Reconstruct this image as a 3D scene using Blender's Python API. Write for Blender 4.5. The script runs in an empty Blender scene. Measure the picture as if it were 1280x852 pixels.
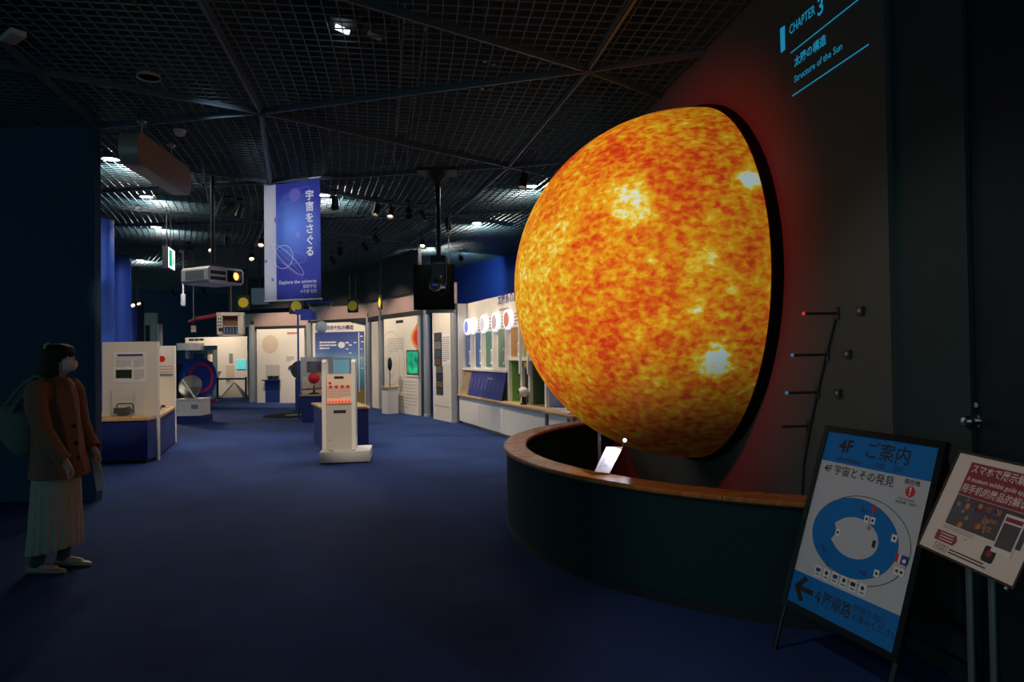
import bpy, bmesh, math, random
from math import sin, cos, pi, radians, atan2, hypot, sqrt
from mathutils import Vector, Matrix
random.seed(7)
SC = bpy.context.scene
COL = SC.collection

# ---------------------------------------------------------------- camera
FPX, PITCH, ROLL, EYE = 853.3, 0.015, -0.0135, 1.5
_F = Vector((0, cos(PITCH), sin(PITCH))); _U = Vector((0, -sin(PITCH), cos(PITCH))); _R = Vector((1, 0, 0))
RIGHT = _R * cos(ROLL) + _U * sin(ROLL); UP = -_R * sin(ROLL) + _U * cos(ROLL); FWD = _F
cam_data = bpy.data.cameras.new('camera'); cam = bpy.data.objects.new('camera', cam_data); COL.objects.link(cam)
cam_data.sensor_width = 36; cam_data.lens = 36 * FPX / 1280; cam_data.clip_end = 200
CAMP = Vector((0, 0, EYE))
cam.matrix_world = Matrix(((RIGHT.x, UP.x, -FWD.x, 0), (RIGHT.y, UP.y, -FWD.y, 0), (RIGHT.z, UP.z, -FWD.z, EYE), (0, 0, 0, 1)))
SC.camera = cam

# ---------------------------------------------------------------- world, exposure
W = bpy.data.worlds.new('world'); SC.world = W; W.use_nodes = True
bg = W.node_tree.nodes['Background']; bg.inputs[0].default_value = (0.36, 0.88, 1.0, 1); bg.inputs[1].default_value = 0.32
SC.view_settings.view_transform = 'Standard'; SC.view_settings.look = 'None'
SC.view_settings.gamma = 1; SC.view_settings.use_curve_mapping = False; SC.view_settings.exposure = 0.0

# ---------------------------------------------------------------- surveying helpers (a pixel of the 1280x852 photo -> a point of the hall)
def ray(x, y): return FWD + RIGHT * ((x - 640) / FPX) - UP * ((y - 426) / FPX)
def gz(x, y, z=0.0):
    d = ray(x, y); return CAMP + d * ((z - EYE) / d.z)
def gy(x, y, Y):
    d = ray(x, y); return CAMP + d * (Y / d.y)
class Frame:
    """an upright plane: x runs along it to the viewer's right, y into it, z up"""
    def __init__(s, PL, PR):
        s.o = Vector((PL[0], PL[1], 0)); s.a = atan2(PR[1] - PL[1], PR[0] - PL[0])
        s.x = Vector((cos(s.a), sin(s.a), 0)); s.y = Vector((-sin(s.a), cos(s.a), 0))
        s.len = hypot(PR[0] - PL[0], PR[1] - PL[1])
    def px(s, x, y, w=0.0):
        d = ray(x, y); t = ((s.o + s.y * w - CAMP).dot(s.y)) / d.dot(s.y); P = CAMP + d * t
        return ((P - s.o).dot(s.x), P.z)
    def pt(s, u, w, z): return s.o + s.x * u + s.y * w + Vector((0, 0, z))
CEIL = 3.92

# ---------------------------------------------------------------- materials
MATS = {}
def mat(name, col, rough=0.6, metal=0.0, emit=0.0, ecol=None, noise=0.0, nscale=20, bump=0.0, spec=0.5, alpha=1.0, trans=0.0):
    if name in MATS: return MATS[name]
    m = bpy.data.materials.new(name); m.use_nodes = True; nt = m.node_tree; b = nt.nodes['Principled BSDF']
    b.inputs['Base Color'].default_value = (*col, 1); b.inputs['Roughness'].default_value = rough
    b.inputs['Metallic'].default_value = metal; b.inputs['Specular IOR Level'].default_value = spec
    b.inputs['Alpha'].default_value = alpha; b.inputs['Transmission Weight'].default_value = trans
    if emit: b.inputs['Emission Color'].default_value = (*(ecol or col), 1); b.inputs['Emission Strength'].default_value = emit
    if noise or bump:
        tc = nt.nodes.new('ShaderNodeTexCoord'); n = nt.nodes.new('ShaderNodeTexNoise'); n.inputs['Scale'].default_value = nscale; n.inputs['Detail'].default_value = 4
        nt.links.new(tc.outputs['Object'], n.inputs['Vector'])
        if noise:
            mx = nt.nodes.new('ShaderNodeMix'); mx.data_type = 'RGBA'; mx.blend_type = 'MIX'
            mx.inputs[6].default_value = (*[c * (1 - noise) for c in col], 1); mx.inputs[7].default_value = (*[min(1, c * (1 + noise)) for c in col], 1)
            nt.links.new(n.outputs['Fac'], mx.inputs[0]); nt.links.new(mx.outputs[2], b.inputs['Base Color'])
        if bump:
            bp = nt.nodes.new('ShaderNodeBump'); bp.inputs['Strength'].default_value = bump; bp.inputs['Distance'].default_value = 0.01
            nt.links.new(n.outputs['Fac'], bp.inputs['Height']); nt.links.new(bp.outputs[0], b.inputs['Normal'])
    MATS[name] = m; return m

def wood(name, c1, c2, scale=3.0, rough=0.25, stretch=(1, 1, 1)):
    m = bpy.data.materials.new(name); m.use_nodes = True; nt = m.node_tree; b = nt.nodes['Principled BSDF']
    tc = nt.nodes.new('ShaderNodeTexCoord'); mp = nt.nodes.new('ShaderNodeMapping'); mp.inputs['Scale'].default_value = stretch
    n = nt.nodes.new('ShaderNodeTexNoise'); n.inputs['Scale'].default_value = scale; n.inputs['Detail'].default_value = 6; n.inputs['Distortion'].default_value = 1.2
    r = nt.nodes.new('ShaderNodeValToRGB'); r.color_ramp.elements[0].color = (*c1, 1); r.color_ramp.elements[1].color = (*c2, 1)
    r.color_ramp.elements[0].position = .35; r.color_ramp.elements[1].position = .65
    nt.links.new(tc.outputs['Object'], mp.inputs[0]); nt.links.new(mp.outputs[0], n.inputs['Vector']); nt.links.new(n.outputs['Fac'], r.inputs[0])
    nt.links.new(r.outputs[0], b.inputs['Base Color']); b.inputs['Roughness'].default_value = rough
    MATS[name] = m; return m

def sun_material(spots):
    m = bpy.data.materials.new('sun_display'); m.use_nodes = True; nt = m.node_tree; N = nt.nodes; L = nt.links
    b = N['Principled BSDF']; b.inputs['Base Color'].default_value = (.05, .04, .035, 1); b.inputs['Roughness'].default_value = .7; b.inputs['Specular IOR Level'].default_value = .15
    tc = N.new('ShaderNodeTexCoord')
    def noise(scale, detail, rough=.6, stretch=(1, 1, 1), dist=0.0):
        mp = N.new('ShaderNodeMapping'); mp.inputs['Scale'].default_value = stretch; mp.inputs['Rotation'].default_value = (0, .25, 0)
        n = N.new('ShaderNodeTexNoise'); n.inputs['Scale'].default_value = scale; n.inputs['Detail'].default_value = detail; n.inputs['Roughness'].default_value = rough; n.inputs['Distortion'].default_value = dist
        L.new(tc.outputs['Object'], mp.inputs[0]); L.new(mp.outputs[0], n.inputs['Vector']); return n.outputs['Fac']
    def math_(op, a, bb, c=None):
        n = N.new('ShaderNodeMath'); n.operation = op
        for i, v in enumerate((a, bb, c)):
            if v is None: continue
            if isinstance(v, (int, float)): n.inputs[i].default_value = v
            else: L.new(v, n.inputs[i])
        return n.outputs[0]
    fine = noise(17.0, 3, .5, (1, 1, 1.45), .3); mid = noise(5.0, 2, .5); big = noise(.9, 2)
    v = math_('ADD', math_('MULTIPLY', fine, 1.32), math_('MULTIPLY', mid, .60))
    v = math_('ADD', v, math_('MULTIPLY', big, .25))
    # active regions: picture content at fixed places; the broad left one paints projector brightness
    geo_p = tc.outputs['Object']
    hot = None
    for (c, rad, amp) in spots:
        dn = N.new('ShaderNodeVectorMath'); dn.operation = 'DISTANCE'; L.new(geo_p, dn.inputs[0]); dn.inputs[1].default_value = c
        s = N.new('ShaderNodeMapRange'); s.interpolation_type = 'SMOOTHSTEP'; s.inputs['From Min'].default_value = 0; s.inputs['From Max'].default_value = rad
        s.inputs['To Min'].default_value = amp; s.inputs['To Max'].default_value = 0; L.new(dn.outputs['Value'], s.inputs['Value'])
        hot = s.outputs[0] if hot is None else math_('ADD', hot, s.outputs[0])
    fh = noise(9.0, 2, .5)
    v = math_('ADD', v, math_('MULTIPLY', hot, math_('ADD', math_('MULTIPLY', fh, 1.2), .15)))
    r = N.new('ShaderNodeValToRGB'); cr = r.color_ramp
    stops = [(.00, (.50, .035, .006)), (.16, (.62, .075, .006)), (.30, (.66, .15, .006)), (.44, (.70, .26, .007)), (.58, (.72, .37, .010)), (.72, (.76, .52, .030)), (.84, (.78, .70, .13)), (.92, (.70, .80, .48)), (1.0, (.60, .80, .82))]
    cr.elements[0].position = stops[0][0]; cr.elements[0].color = (*stops[0][1], 1); cr.elements[1].position = 1.0; cr.elements[1].color = (*stops[-1][1], 1)
    for p, c in stops[1:-1]:
        e = cr.elements.new(p); e.color = (*c, 1)
    mr = N.new('ShaderNodeMapRange'); mr.inputs['From Min'].default_value = .72; mr.inputs['From Max'].default_value = 1.66; L.new(v, mr.inputs['Value'])
    L.new(mr.outputs[0], r.inputs[0])
    # projector falloff painted into the emission: dimmer towards rim, bottom and near side
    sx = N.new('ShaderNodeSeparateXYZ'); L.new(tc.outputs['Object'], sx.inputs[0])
    rim_shade = N.new('ShaderNodeMapRange'); rim_shade.interpolation_type = 'SMOOTHSTEP'; rim_shade.inputs['From Min'].default_value = -.02; rim_shade.inputs['From Max'].default_value = -1.0
    rim_shade.inputs['To Min'].default_value = .50; rim_shade.inputs['To Max'].default_value = 1.0; L.new(sx.outputs['Y'], rim_shade.inputs['Value'])
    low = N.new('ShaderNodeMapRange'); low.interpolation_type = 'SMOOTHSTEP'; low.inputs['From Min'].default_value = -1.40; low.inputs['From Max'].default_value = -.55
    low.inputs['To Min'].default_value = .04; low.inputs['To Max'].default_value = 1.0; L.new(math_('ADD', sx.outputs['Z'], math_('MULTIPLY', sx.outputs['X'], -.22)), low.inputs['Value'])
    L.new(r.outputs[0], b.inputs['Emission Color'])
    L.new(math_('MULTIPLY', math_('MULTIPLY', rim_shade.outputs[0], low.outputs[0]), .92), b.inputs['Emission Strength'])
    return m

# ---------------------------------------------------------------- mesh helpers
class MB:
    def __init__(s): s.v = []; s.f = []
    def add(s, vs, fs):
        n = len(s.v); s.v += [tuple(v) for v in vs]; s.f += [tuple(i + n for i in f) for f in fs]; return s
    def box(s, x0, x1, y0, y1, z0, z1):
        return s.add([(x0, y0, z0), (x1, y0, z0), (x1, y1, z0), (x0, y1, z0), (x0, y0, z1), (x1, y0, z1), (x1, y1, z1), (x0, y1, z1)],
                     [(0, 3, 2, 1), (4, 5, 6, 7), (0, 1, 5, 4), (1, 2, 6, 5), (2, 3, 7, 6), (3, 0, 4, 7)])
    def obox(s, c, sx, sy, sz, M=None):
        M = M or Matrix.Identity(3); c = Vector(c); vs = []
        for dz in (-.5, .5):
            for dx, dy in ((-.5, -.5), (.5, -.5), (.5, .5), (-.5, .5)): vs.append(c + M @ Vector((dx * sx, dy * sy, dz * sz)))
        return s.add(vs, [(0, 3, 2, 1), (4, 5, 6, 7), (0, 1, 5, 4), (1, 2, 6, 5), (2, 3, 7, 6), (3, 0, 4, 7)])
    def prism(s, poly, z0, z1):
        n = len(poly); vs = [(p[0], p[1], z0) for p in poly] + [(p[0], p[1], z1) for p in poly]
        return s.add(vs, [tuple(range(n - 1, -1, -1)), tuple(range(n, 2 * n))] + [(i, (i + 1) % n, n + (i + 1) % n, n + i) for i in range(n)])
    def plate(s, poly, y0, y1):
        """outline in x,z given thickness along y"""
        n = len(poly); vs = [(p[0], y0, p[1]) for p in poly] + [(p[0], y1, p[1]) for p in poly]
        return s.add(vs, [tuple(range(n)), tuple(range(2 * n - 1, n - 1, -1))] + [(i, n + i, n + (i + 1) % n, (i + 1) % n) for i in range(n)])
    def tube(s, pts, r, n=10, cap=True):
        pts = [Vector(p) for p in pts]; rs = r if isinstance(r, (list, tuple)) else [r] * len(pts)
        base = len(s.v); up = None
        for i, p in enumerate(pts):
            t = (pts[min(i + 1, len(pts) - 1)] - pts[max(i - 1, 0)]).normalized()
            if up is None:
                up = Vector((0, 0, 1)) if abs(t.z) < .9 else Vector((1, 0, 0))
            a = t.cross(up).normalized(); bb = a.cross(t).normalized(); up = bb
            for k in range(n):
                q = p + (a * cos(2 * pi * k / n) + bb * sin(2 * pi * k / n)) * rs[i]; s.v.append(tuple(q))
        for i in range(len(pts) - 1):
            for k in range(n):
                s.f.append((base + i * n + k, base + i * n + (k + 1) % n, base + (i + 1) * n + (k + 1) % n, base + (i + 1) * n + k))
        if cap:
            s.f.append(tuple(base + k for k in range(n - 1, -1, -1))); s.f.append(tuple(base + (len(pts) - 1) * n + k for k in range(n)))
        return s
    def lathe(s, prof, c=(0, 0, 0), axis='z', n=24, closed=False):
        """prof: (radius, height) pairs about an axis through c"""
        base = len(s.v); c = Vector(c)
        for (r, h) in prof:
            for k in range(n):
                a = 2 * pi * k / n; x, y = r * cos(a), r * sin(a)
                q = {'z': (x, y, h), 'y': (x, h, y), 'x': (h, x, y)}[axis]; s.v.append(tuple(c + Vector(q)))
        m = len(prof)
        for i in range(m if closed else m - 1):
            j = (i + 1) % m
            for k in range(n): s.f.append((base + i * n + k, base + i * n + (k + 1) % n, base + j * n + (k + 1) % n, base + j * n + k))
        if not closed:
            if prof[0][0] > 1e-6: s.f.append(tuple(base + k for k in range(n - 1, -1, -1)))
            if prof[-1][0] > 1e-6: s.f.append(tuple(base + (m - 1) * n + k for k in range(n)))
        return s
    def ball(s, c, r, n=16, sq=(1, 1, 1)):
        pr = [(max(r * sin(pi * i / n), 1e-5), -r * cos(pi * i / n)) for i in range(n + 1)]
        b0 = len(s.v); s.lathe(pr, (0, 0, 0), 'z', n * 2)
        for i in range(b0, len(s.v)):
            v = s.v[i]; s.v[i] = (c[0] + v[0] * sq[0], c[1] + v[1] * sq[1], c[2] + v[2] * sq[2])
        return s
    def loft(s, rings, capa=True, capb=True):
        b0 = len(s.v); n = len(rings[0])
        for r in rings: s.v += [tuple(p) for p in r]
        for i in range(len(rings) - 1):
            for k in range(n): s.f.append((b0 + i * n + k, b0 + i * n + (k + 1) % n, b0 + (i + 1) * n + (k + 1) % n, b0 + (i + 1) * n + k))
        if capa: s.f.append(tuple(b0 + k for k in range(n - 1, -1, -1)))
        if capb: s.f.append(tuple(b0 + (len(rings) - 1) * n + k for k in range(n)))
        return s
    def build(s, name, m, parent=None, smooth=False, fix=True):
        me = bpy.data.meshes.new(name); me.from_pydata(s.v, [], s.f); me.update()
        if fix:
            bm = bmesh.new(); bm.from_mesh(me); bmesh.ops.recalc_face_normals(bm, faces=bm.faces); bm.to_mesh(me); bm.free()
        if smooth:
            for p in me.polygons: p.use_smooth = True
            try: me.set_sharp_from_angle(angle=radians(40))
            except Exception: pass
        if isinstance(m, str): m = MATS[m]
        me.materials.append(m)
        o = bpy.data.objects.new(name, me); COL.objects.link(o)
        if parent: o.parent = parent
        return o

def tag(o, label=None, cat=None, group=None, kind=None):
    if label: o['label'] = label
    if cat: o['category'] = cat
    if group: o['group'] = group
    if kind: o['kind'] = kind
    return o
def thing(name, label, cat, loc=(0, 0, 0), rz=0.0, group=None, kind=None):
    o = bpy.data.objects.new(name, None); o.empty_display_size = .1; COL.objects.link(o); o.location = loc; o.rotation_euler = (0, 0, rz)
    return tag(o, label, cat, group, kind)
def fthing(name, label, cat, F, group=None, kind=None): return thing(name, label, cat, F.o, F.a, group, kind)
def box(name, m, parent, *a): return MB().box(*a).build(name, m, parent)
def copy_tree(o, parent=None):
    c = o.copy(); COL.objects.link(c); c.parent = parent
    for ch in list(o.children): copy_tree(ch, c)
    return c

TEXTS = []
def text(name, body, size, m, parent, u, w, z, align='CENTER', bold=0.0, M=None, sx=1.0, space=1.0, lines=1.0):
    """lettering standing on an upright plane (x right, z up, facing -y); M places it on another plane"""
    cu = bpy.data.curves.new(name, 'FONT'); cu.body = body; cu.size = size; cu.align_x = align; cu.align_y = 'CENTER'
    cu.offset = bold * size; cu.resolution_u = 2; cu.space_character = space; cu.space_line = lines
    o = bpy.data.objects.new(name, cu); COL.objects.link(o); cu.materials.append(MATS[m] if isinstance(m, str) else m)
    if parent: o.parent = parent
    base = M or Matrix(((1, 0, 0, 0), (0, 0, -1, 0), (0, 1, 0, 0), (0, 0, 0, 1)))
    loc = Vector((u, w, z)) if M is None else M @ Vector((u, z, w))
    rot = base.to_3x3()
    mm = rot.to_4x4(); mm.translation = loc
    o.matrix_local = mm @ Matrix.Diagonal((sx, 1, 1, 1))
    TEXTS.append(o); return o
def finish_texts():
    bpy.context.view_layer.update(); dg = bpy.context.evaluated_depsgraph_get(); new = []
    for o in TEXTS:
        me = bpy.data.meshes.new_from_object(o.evaluated_get(dg)); me.name = o.name; new.append(me)
    for o, me in zip(TEXTS, new):
        n = o.name; par, ml = o.parent, o.matrix_local.copy(); props = dict(o.items())
        cu = o.data; bpy.data.objects.remove(o); bpy.data.curves.remove(cu)
        q = bpy.data.objects.new(n, me); COL.objects.link(q); q.parent = par; q.matrix_local = ml
        for k, v in props.items(): q[k] = v
def lines(parent, m, u0, u1, z0, z1, w, n, t=.35, name='text_lines', seed=1):
    """small print too small to read: rows of short strokes"""
    rnd = random.Random(seed); b = MB(); dz = (z1 - z0) / n
    for i in range(n):
        z = z1 - (i + .5) * dz; u = u0; e = u0 + (u1 - u0) * (1 if i < n - 1 else .6)
        while u < e - 1e-4:
            l = min(e - u, (u1 - u0) * rnd.uniform(.12, .4)); b.box(u, u + l * .92, w - .0015, w, z - dz * t / 2, z + dz * t / 2); u += l
    return b.build(name, m, parent)
def circ(u, z, r, n=24, rz=None): return [(u + r * cos(2 * pi * k / n), z + (rz or r) * sin(2 * pi * k / n)) for k in range(n)]

# ---------------------------------------------------------------- palette
mat('carpet', (.030, .036, .105), .95, noise=.35, nscale=60, bump=.4)
mat('wall_dark', (.009, .032, .034), .8, noise=.12, nscale=3)
mat('wall_navy', (.006, .040, .095), .8, noise=.2, nscale=2)
mat('wall_blue', (.012, .07, .42), .6, noise=.2, nscale=2)
mat('sun_wall', (.066, .074, .072), .75, noise=.08, nscale=4)
mat('door_dark', (.006, .016, .024), .6, spec=.2)
mat('black', (.006, .007, .009), .6); mat('black_gloss', (.006, .007, .009), .25); mat('black_fabric', (.003, .0035, .004), .95, spec=.1)
mat('ceiling_black', (.010, .013, .017), .9, noise=.4, nscale=1.2)
mat('lattice', (.062, .12, .15), .5); mat('strut', (.05, .085, .125), .45)
mat('barrier', (.008, .028, .036), .85, spec=.12)
wood('cap_wood', (.30, .10, .025), (.48, .19, .055), 2.2, .22, (1, 9, 1))
wood('ply', (.55, .33, .14), (.68, .44, .21), 4, .35)
mat('white_board', (.72, .68, .63), .55, noise=.03, nscale=6); mat('white_paint', (.74, .73, .72), .5); mat('grey_board', (.48, .47, .47), .6)
mat('paper', (.78, .77, .78), .7); mat('cream_paper', (.80, .66, .54), .7); mat('ink', (.012, .012, .016), .7); mat('grey_ink', (.22, .22, .26), .7)
mat('blue_ink', (.03, .035, .22), .6); mat('pink_ink', (.45, .16, .22), .6); mat('red', (.62, .015, .02), .5); mat('white_ink', (.85, .85, .88), .6)
mat('cabinet_blue', (.010, .026, .17), .5); mat('steel', (.34, .37, .42), .32, .35); mat('chrome', (.6, .6, .62), .2, 1); mat('copper', (.40, .28, .27), .45, .25, noise=.25, nscale=1.5)
mat('alu', (.42, .40, .36), .35, .9); mat('grey_plastic', (.30, .31, .33), .5)
mat('acrylic', (.95, .97, 1), .05, alpha=.035)
mat('lamp_white', (1, 1, 1), .5, emit=9, ecol=(1, .93, .80)); mat('lamp_warm', (1, 1, 1), .5, emit=14, ecol=(1, .66, .36)); mat('disc_light', (.6, .6, .62), .5, emit=.85, ecol=(.86, .88, 1))
mat('yellow', (.68, .58, .03), .6)
mat('wall_text_blue', (.02, .42, .72), .5, emit=.40, ecol=(.02, .46, .80))

# ================================================================= SETTING
def carpet_material():
    m = MATS['carpet']; nt = m.node_tree; N = nt.nodes; L = nt.links; b = N['Principled BSDF']
    for n in list(N):
        if n.type not in ('BSDF_PRINCIPLED', 'OUTPUT_MATERIAL'): N.remove(n)
    tc = N.new('ShaderNodeTexCoord')
    n1 = N.new('ShaderNodeTexNoise'); n1.inputs['Scale'].default_value = 140; n1.inputs['Detail'].default_value = 3
    n2 = N.new('ShaderNodeTexNoise'); n2.inputs['Scale'].default_value = .9; n2.inputs['Detail'].default_value = 3
    ck = N.new('ShaderNodeTexChecker'); ck.inputs['Scale'].default_value = 2.0; ck.inputs[1].default_value = (.47, .47, .47, 1); ck.inputs[2].default_value = (.53, .53, .53, 1)
    mp = N.new('ShaderNodeMapping'); mp.inputs['Rotation'].default_value = (0, 0, .14)
    L.new(tc.outputs['Object'], mp.inputs[0])
    for n in (n1, n2, ck): L.new(mp.outputs[0], n.inputs['Vector'])
    a = N.new('ShaderNodeMath'); a.operation = 'ADD'; L.new(n1.outputs['Fac'], a.inputs[0]); L.new(n2.outputs['Fac'], a.inputs[1])
    a2 = N.new('ShaderNodeMath'); a2.operation = 'ADD'; L.new(a.outputs[0], a2.inputs[0]); L.new(ck.outputs[0], a2.inputs[1])
    r = N.new('ShaderNodeMapRange'); r.inputs['From Min'].default_value = 1.0; r.inputs['From Max'].default_value = 2.0; L.new(a2.outputs[0], r.inputs['Value'])
    c = N.new('ShaderNodeValToRGB'); c.color_ramp.elements[0].color = (.009, .025, .088, 1); c.color_ramp.elements[1].color = (.028, .066, .24, 1)
    L.new(r.outputs[0], c.inputs[0]); L.new(c.outputs[0], b.inputs['Base Color']); b.inputs['Roughness'].default_value = .92; b.inputs['Specular IOR Level'].default_value = .15
    bp = N.new('ShaderNodeBump'); bp.inputs['Strength'].default_value = .5; bp.inputs['Distance'].default_value = .01; L.new(n1.outputs['Fac'], bp.inputs['Height']); L.new(bp.outputs[0], b.inputs['Normal'])
carpet_material()
tag(MB().box(-17, 7, -5, 29, -.2, 0).build('floor', 'carpet'), 'dark blue carpeted exhibition floor', kind='structure')

# the wall that carries the sun: x local runs towards the camera, y local into the wall
PHI = 0.1445; DW = 2.38
WN = Vector((-cos(PHI), -sin(PHI), 0)); WT = Vector((-sin(PHI), cos(PHI), 0))
def wall_pt(t): return -WN * DW + WT * t
SW = Frame(wall_pt(8.25), wall_pt(0))
def wu(px, py, w=0.0): return SW.px(px, py, w)
u_edge = wu(1111, 300)[0]; u_door = wu(1201, 300)[0]
w = fthing('wall_right', 'dark grey wall behind the glowing sun', None, SW, kind='structure')
box('wall_panel', 'sun_wall', w, 0, u_edge, 0, .3, 0, 4.7)
box('wall_side', 'wall_dark', w, u_edge, u_door, .03, .3, 0, 4.7)
d1 = fthing('door_1', 'dark navy door with a round knob beside the signs', None, SW, kind='structure')
box('door_leaf', 'door_dark', d1, u_door + .012, u_door + 1.15, .05, .12, .01, 3.25)
dk = MB(); ku, kz = wu(1221, 526, .05); dk.lathe([(.0, -.065), (.018, -.063), (.027, -.05), (.024, -.03), (.012, -.02), (.012, 0)], (ku, .05, kz), 'y', 16); dk.lathe([(.03, -.004), (.03, 0)], (ku, .05, kz), 'y', 20)
dk.build('door_knob', 'chrome', d1, True)
dl = MB(); dl.lathe([(.012, -.012), (.012, 0)], (ku + .01, .05, kz + .07), 'y', 12); dl.build('lock', 'chrome', d1)
box('wall_near', 'wall_dark', w, u_door + 1.162, u_door + 6, .03, .3, 0, 4.7)
box('door_head', 'wall_dark', w, u_door, u_door + 1.162, .03, .3, 3.26, 4.7)
box('door_back', 'wall_dark', w, u_door, u_door + 1.162, .13, .3, 0, 3.26)

# frontal dark wall on the left
WL = gz(118, 158, CEIL)
tag(MB().box(-14, WL.x, WL.y, WL.y + .085, 0, 4.7).build('wall_left', 'wall_navy'), 'dark navy partition wall behind the person in the coat', kind='structure')
tag(MB().box(WL.x - .05, WL.x + .006, WL.y - .012, WL.y + .095, 0, 4.7).build('trim_1', 'wall_navy'), 'corner trim of the dark navy wall', kind='structure')
tag(MB().box(-17, 4, 27.5, 27.8, 0, 4.7).build('wall_back', 'wall_navy'), 'far navy wall at the end of the hall', kind='structure')
bl0, bl1 = gz(700, 301, CEIL), gz(560, 338, CEIL)
FB = Frame(bl1, bl0)
wb = fthing('wall_far', 'bright blue wall above the white exhibit cabinets', None, FB, kind='structure')
box('wall_sheet', 'wall_blue', wb, -6, 7, 0, .2, 0, 4.7)

# ceiling: black slab, open lattice on curved bearers, triangulated struts
ceil = thing('ceiling', 'black open-grid ceiling with triangular struts', None, (0, 0, 0), kind='structure')
box('slab', 'ceiling_black', ceil, -17, 7, -5, 29, 4.7, 4.9)
RC = Vector((-34.0, 0.5))
def ring(R, a): return Vector((RC.x + R * cos(a), RC.y + R * sin(a)))
lt = MB(); A0, A1 = radians(-5), radians(49)
def lat_ok(p): return p.y < 27 and p.x > -16.5
R = 23.0
while R < 38.5:
    n = 44; pr = None
    for k in range(n + 1):
        a = A0 + (A1 - A0) * k / n; p = ring(R, a)
        q = ring(R + .0055, a)
        if pr and lat_ok(p):
            (a0, b0) = pr
            i = len(lt.v); lt.v += [(a0.x, a0.y, CEIL), (b0.x, b0.y, CEIL), (q.x, q.y, CEIL), (p.x, p.y, CEIL), (a0.x, a0.y, CEIL + .016), (b0.x, b0.y, CEIL + .016), (q.x, q.y, CEIL + .016), (p.x, p.y, CEIL + .016)]
            lt.f += [(i, i + 1, i + 2, i + 3), (i + 4, i + 7, i + 6, i + 5), (i, i + 3, i + 7, i + 4), (i + 1, i + 5, i + 6, i + 2)]
        pr = (p, q)
    R += .105
a = A0
while a < A1:
    p, q = ring(23, a), ring(38.5, a); tv = Vector((-sin(a), cos(a))) * .0025
    i = len(lt.v); lt.v += [(p.x - tv.x, p.y - tv.y, CEIL + .004), (q.x - tv.x, q.y - tv.y, CEIL + .004), (q.x + tv.x, q.y + tv.y, CEIL + .004), (p.x + tv.x, p.y + tv.y, CEIL + .004)]
    lt.v += [(v[0], v[1], CEIL + .014) for v in lt.v[i:i + 4]]
    lt.f += [(i, i + 1, i + 2, i + 3), (i, i + 4, i + 5, i + 1), (i + 3, i + 2, i + 6, i + 7), (i + 4, i + 7, i + 6, i + 5)]
    a += .105 / 33
lo = lt.build('lattice', 'lattice', ceil, fix=False); lo['kind'] = 'stuff'
ST = [((225, -50), (252, 0)), ((252, 0), (326, 138.5)), ((326, 138.5), (338, 226)), ((326, 138.5), (735, 85.5)), ((735, 85.5), (885, 64)), ((326, 138.5), (636, 206)), ((450, 0), (735, 85.5)), ((400, -15), (450, 0)),
      ((735, 85.5), (832, 122)), ((735, 85.5), (790, 0)), ((790, 0), (830, -62)), ((735, 85.5), (636, 206)), ((636, 206), (568, 266.5)), ((338, 226), (636, 206)), ((636, 206), (700, 201)), ((636, 206), (700, 221)),
      ((338, 226), (568, 266.5)), ((568, 266.5), (512, 303)), ((338, 276), (568, 266.5)), ((568, 266.5), (650, 262)), ((568, 266.5), (640, 281)), ((512, 303), (470, 325)), ((319, 307), (512, 303)), ((512, 303), (570, 301)), ((331, 276), (512, 303)),
      ((125, 157), (326, 138.5)), ((326, 138.5), (105, 98)), ((105, 98), (-40, 72)), ((338, 226), (125, 238)), ((338, 226), (240, 212)), ((142, 280.5), (331, 276)), ((142, 308), (319, 307)), ((10, 58), (122, 157)), ((-30, 22), (10, 58)), ((240, 212), (125, 190)), ((338, 226), (331, 276)), ((331, 276), (319, 307)), ((331, 276), (142, 258))]
for i, (p, q) in enumerate(ST):
    P, Q = gz(*p, CEIL), gz(*q, CEIL); d = Q - P; ln = d.length; ang = atan2(d.y, d.x)
    M = Matrix.Rotation(ang, 3, 'Z'); c = (P + Q) / 2
    b = MB(); b.obox((c.x, c.y, CEIL - .012), ln, .022, .05, M)
    nv = Vector((-sin(ang), cos(ang), 0)) * .021
    b.obox((c.x + nv.x, c.y + nv.y, CEIL + .003), ln, .008, .045, M); b.obox((c.x - nv.x, c.y - nv.y, CEIL + .003), ln, .008, .045, M)
    b.build('strut', 'strut', ceil)
for (p, hub) in [((735, 85.5), .06), ((636, 206), .06), ((326, 138.5), .06), ((568, 266.5), .06), ((512, 303), .06), ((338, 226), .06)]:
    P = gz(*p, CEIL); MB().lathe([(hub, -.02), (hub, .03)], (P.x, P.y, CEIL - .02), 'z', 12).build('strut_hub', 'black', ceil)
tr = MB(); P, Q = gz(521, 0, 4.3), gz(500, 205, 4.3)
dv = (Q - P); ang = atan2(dv.y, dv.x); M = Matrix.Rotation(ang, 3, 'Z')
for s in (-.09, .09):
    nv = M @ Vector((0, s, 0)); tr.obox(((P + Q) / 2 + nv), dv.length, .02, .07, M)
for k in range(46): tr.obox(P + dv * (k / 45) + Vector((0, 0, -.02)), .02, .18, .02, M)
tr.build('cable_tray', 'strut', ceil)
for (p, q, r_) in [((60, 40), (330, 330), .16), ((430, -40), (390, 300), .11)]:
    MB().tube([gz(*p, 4.45), gz(*q, 4.45)], r_, 12).build('air_duct', 'ceiling_black', ceil, True)

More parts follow.
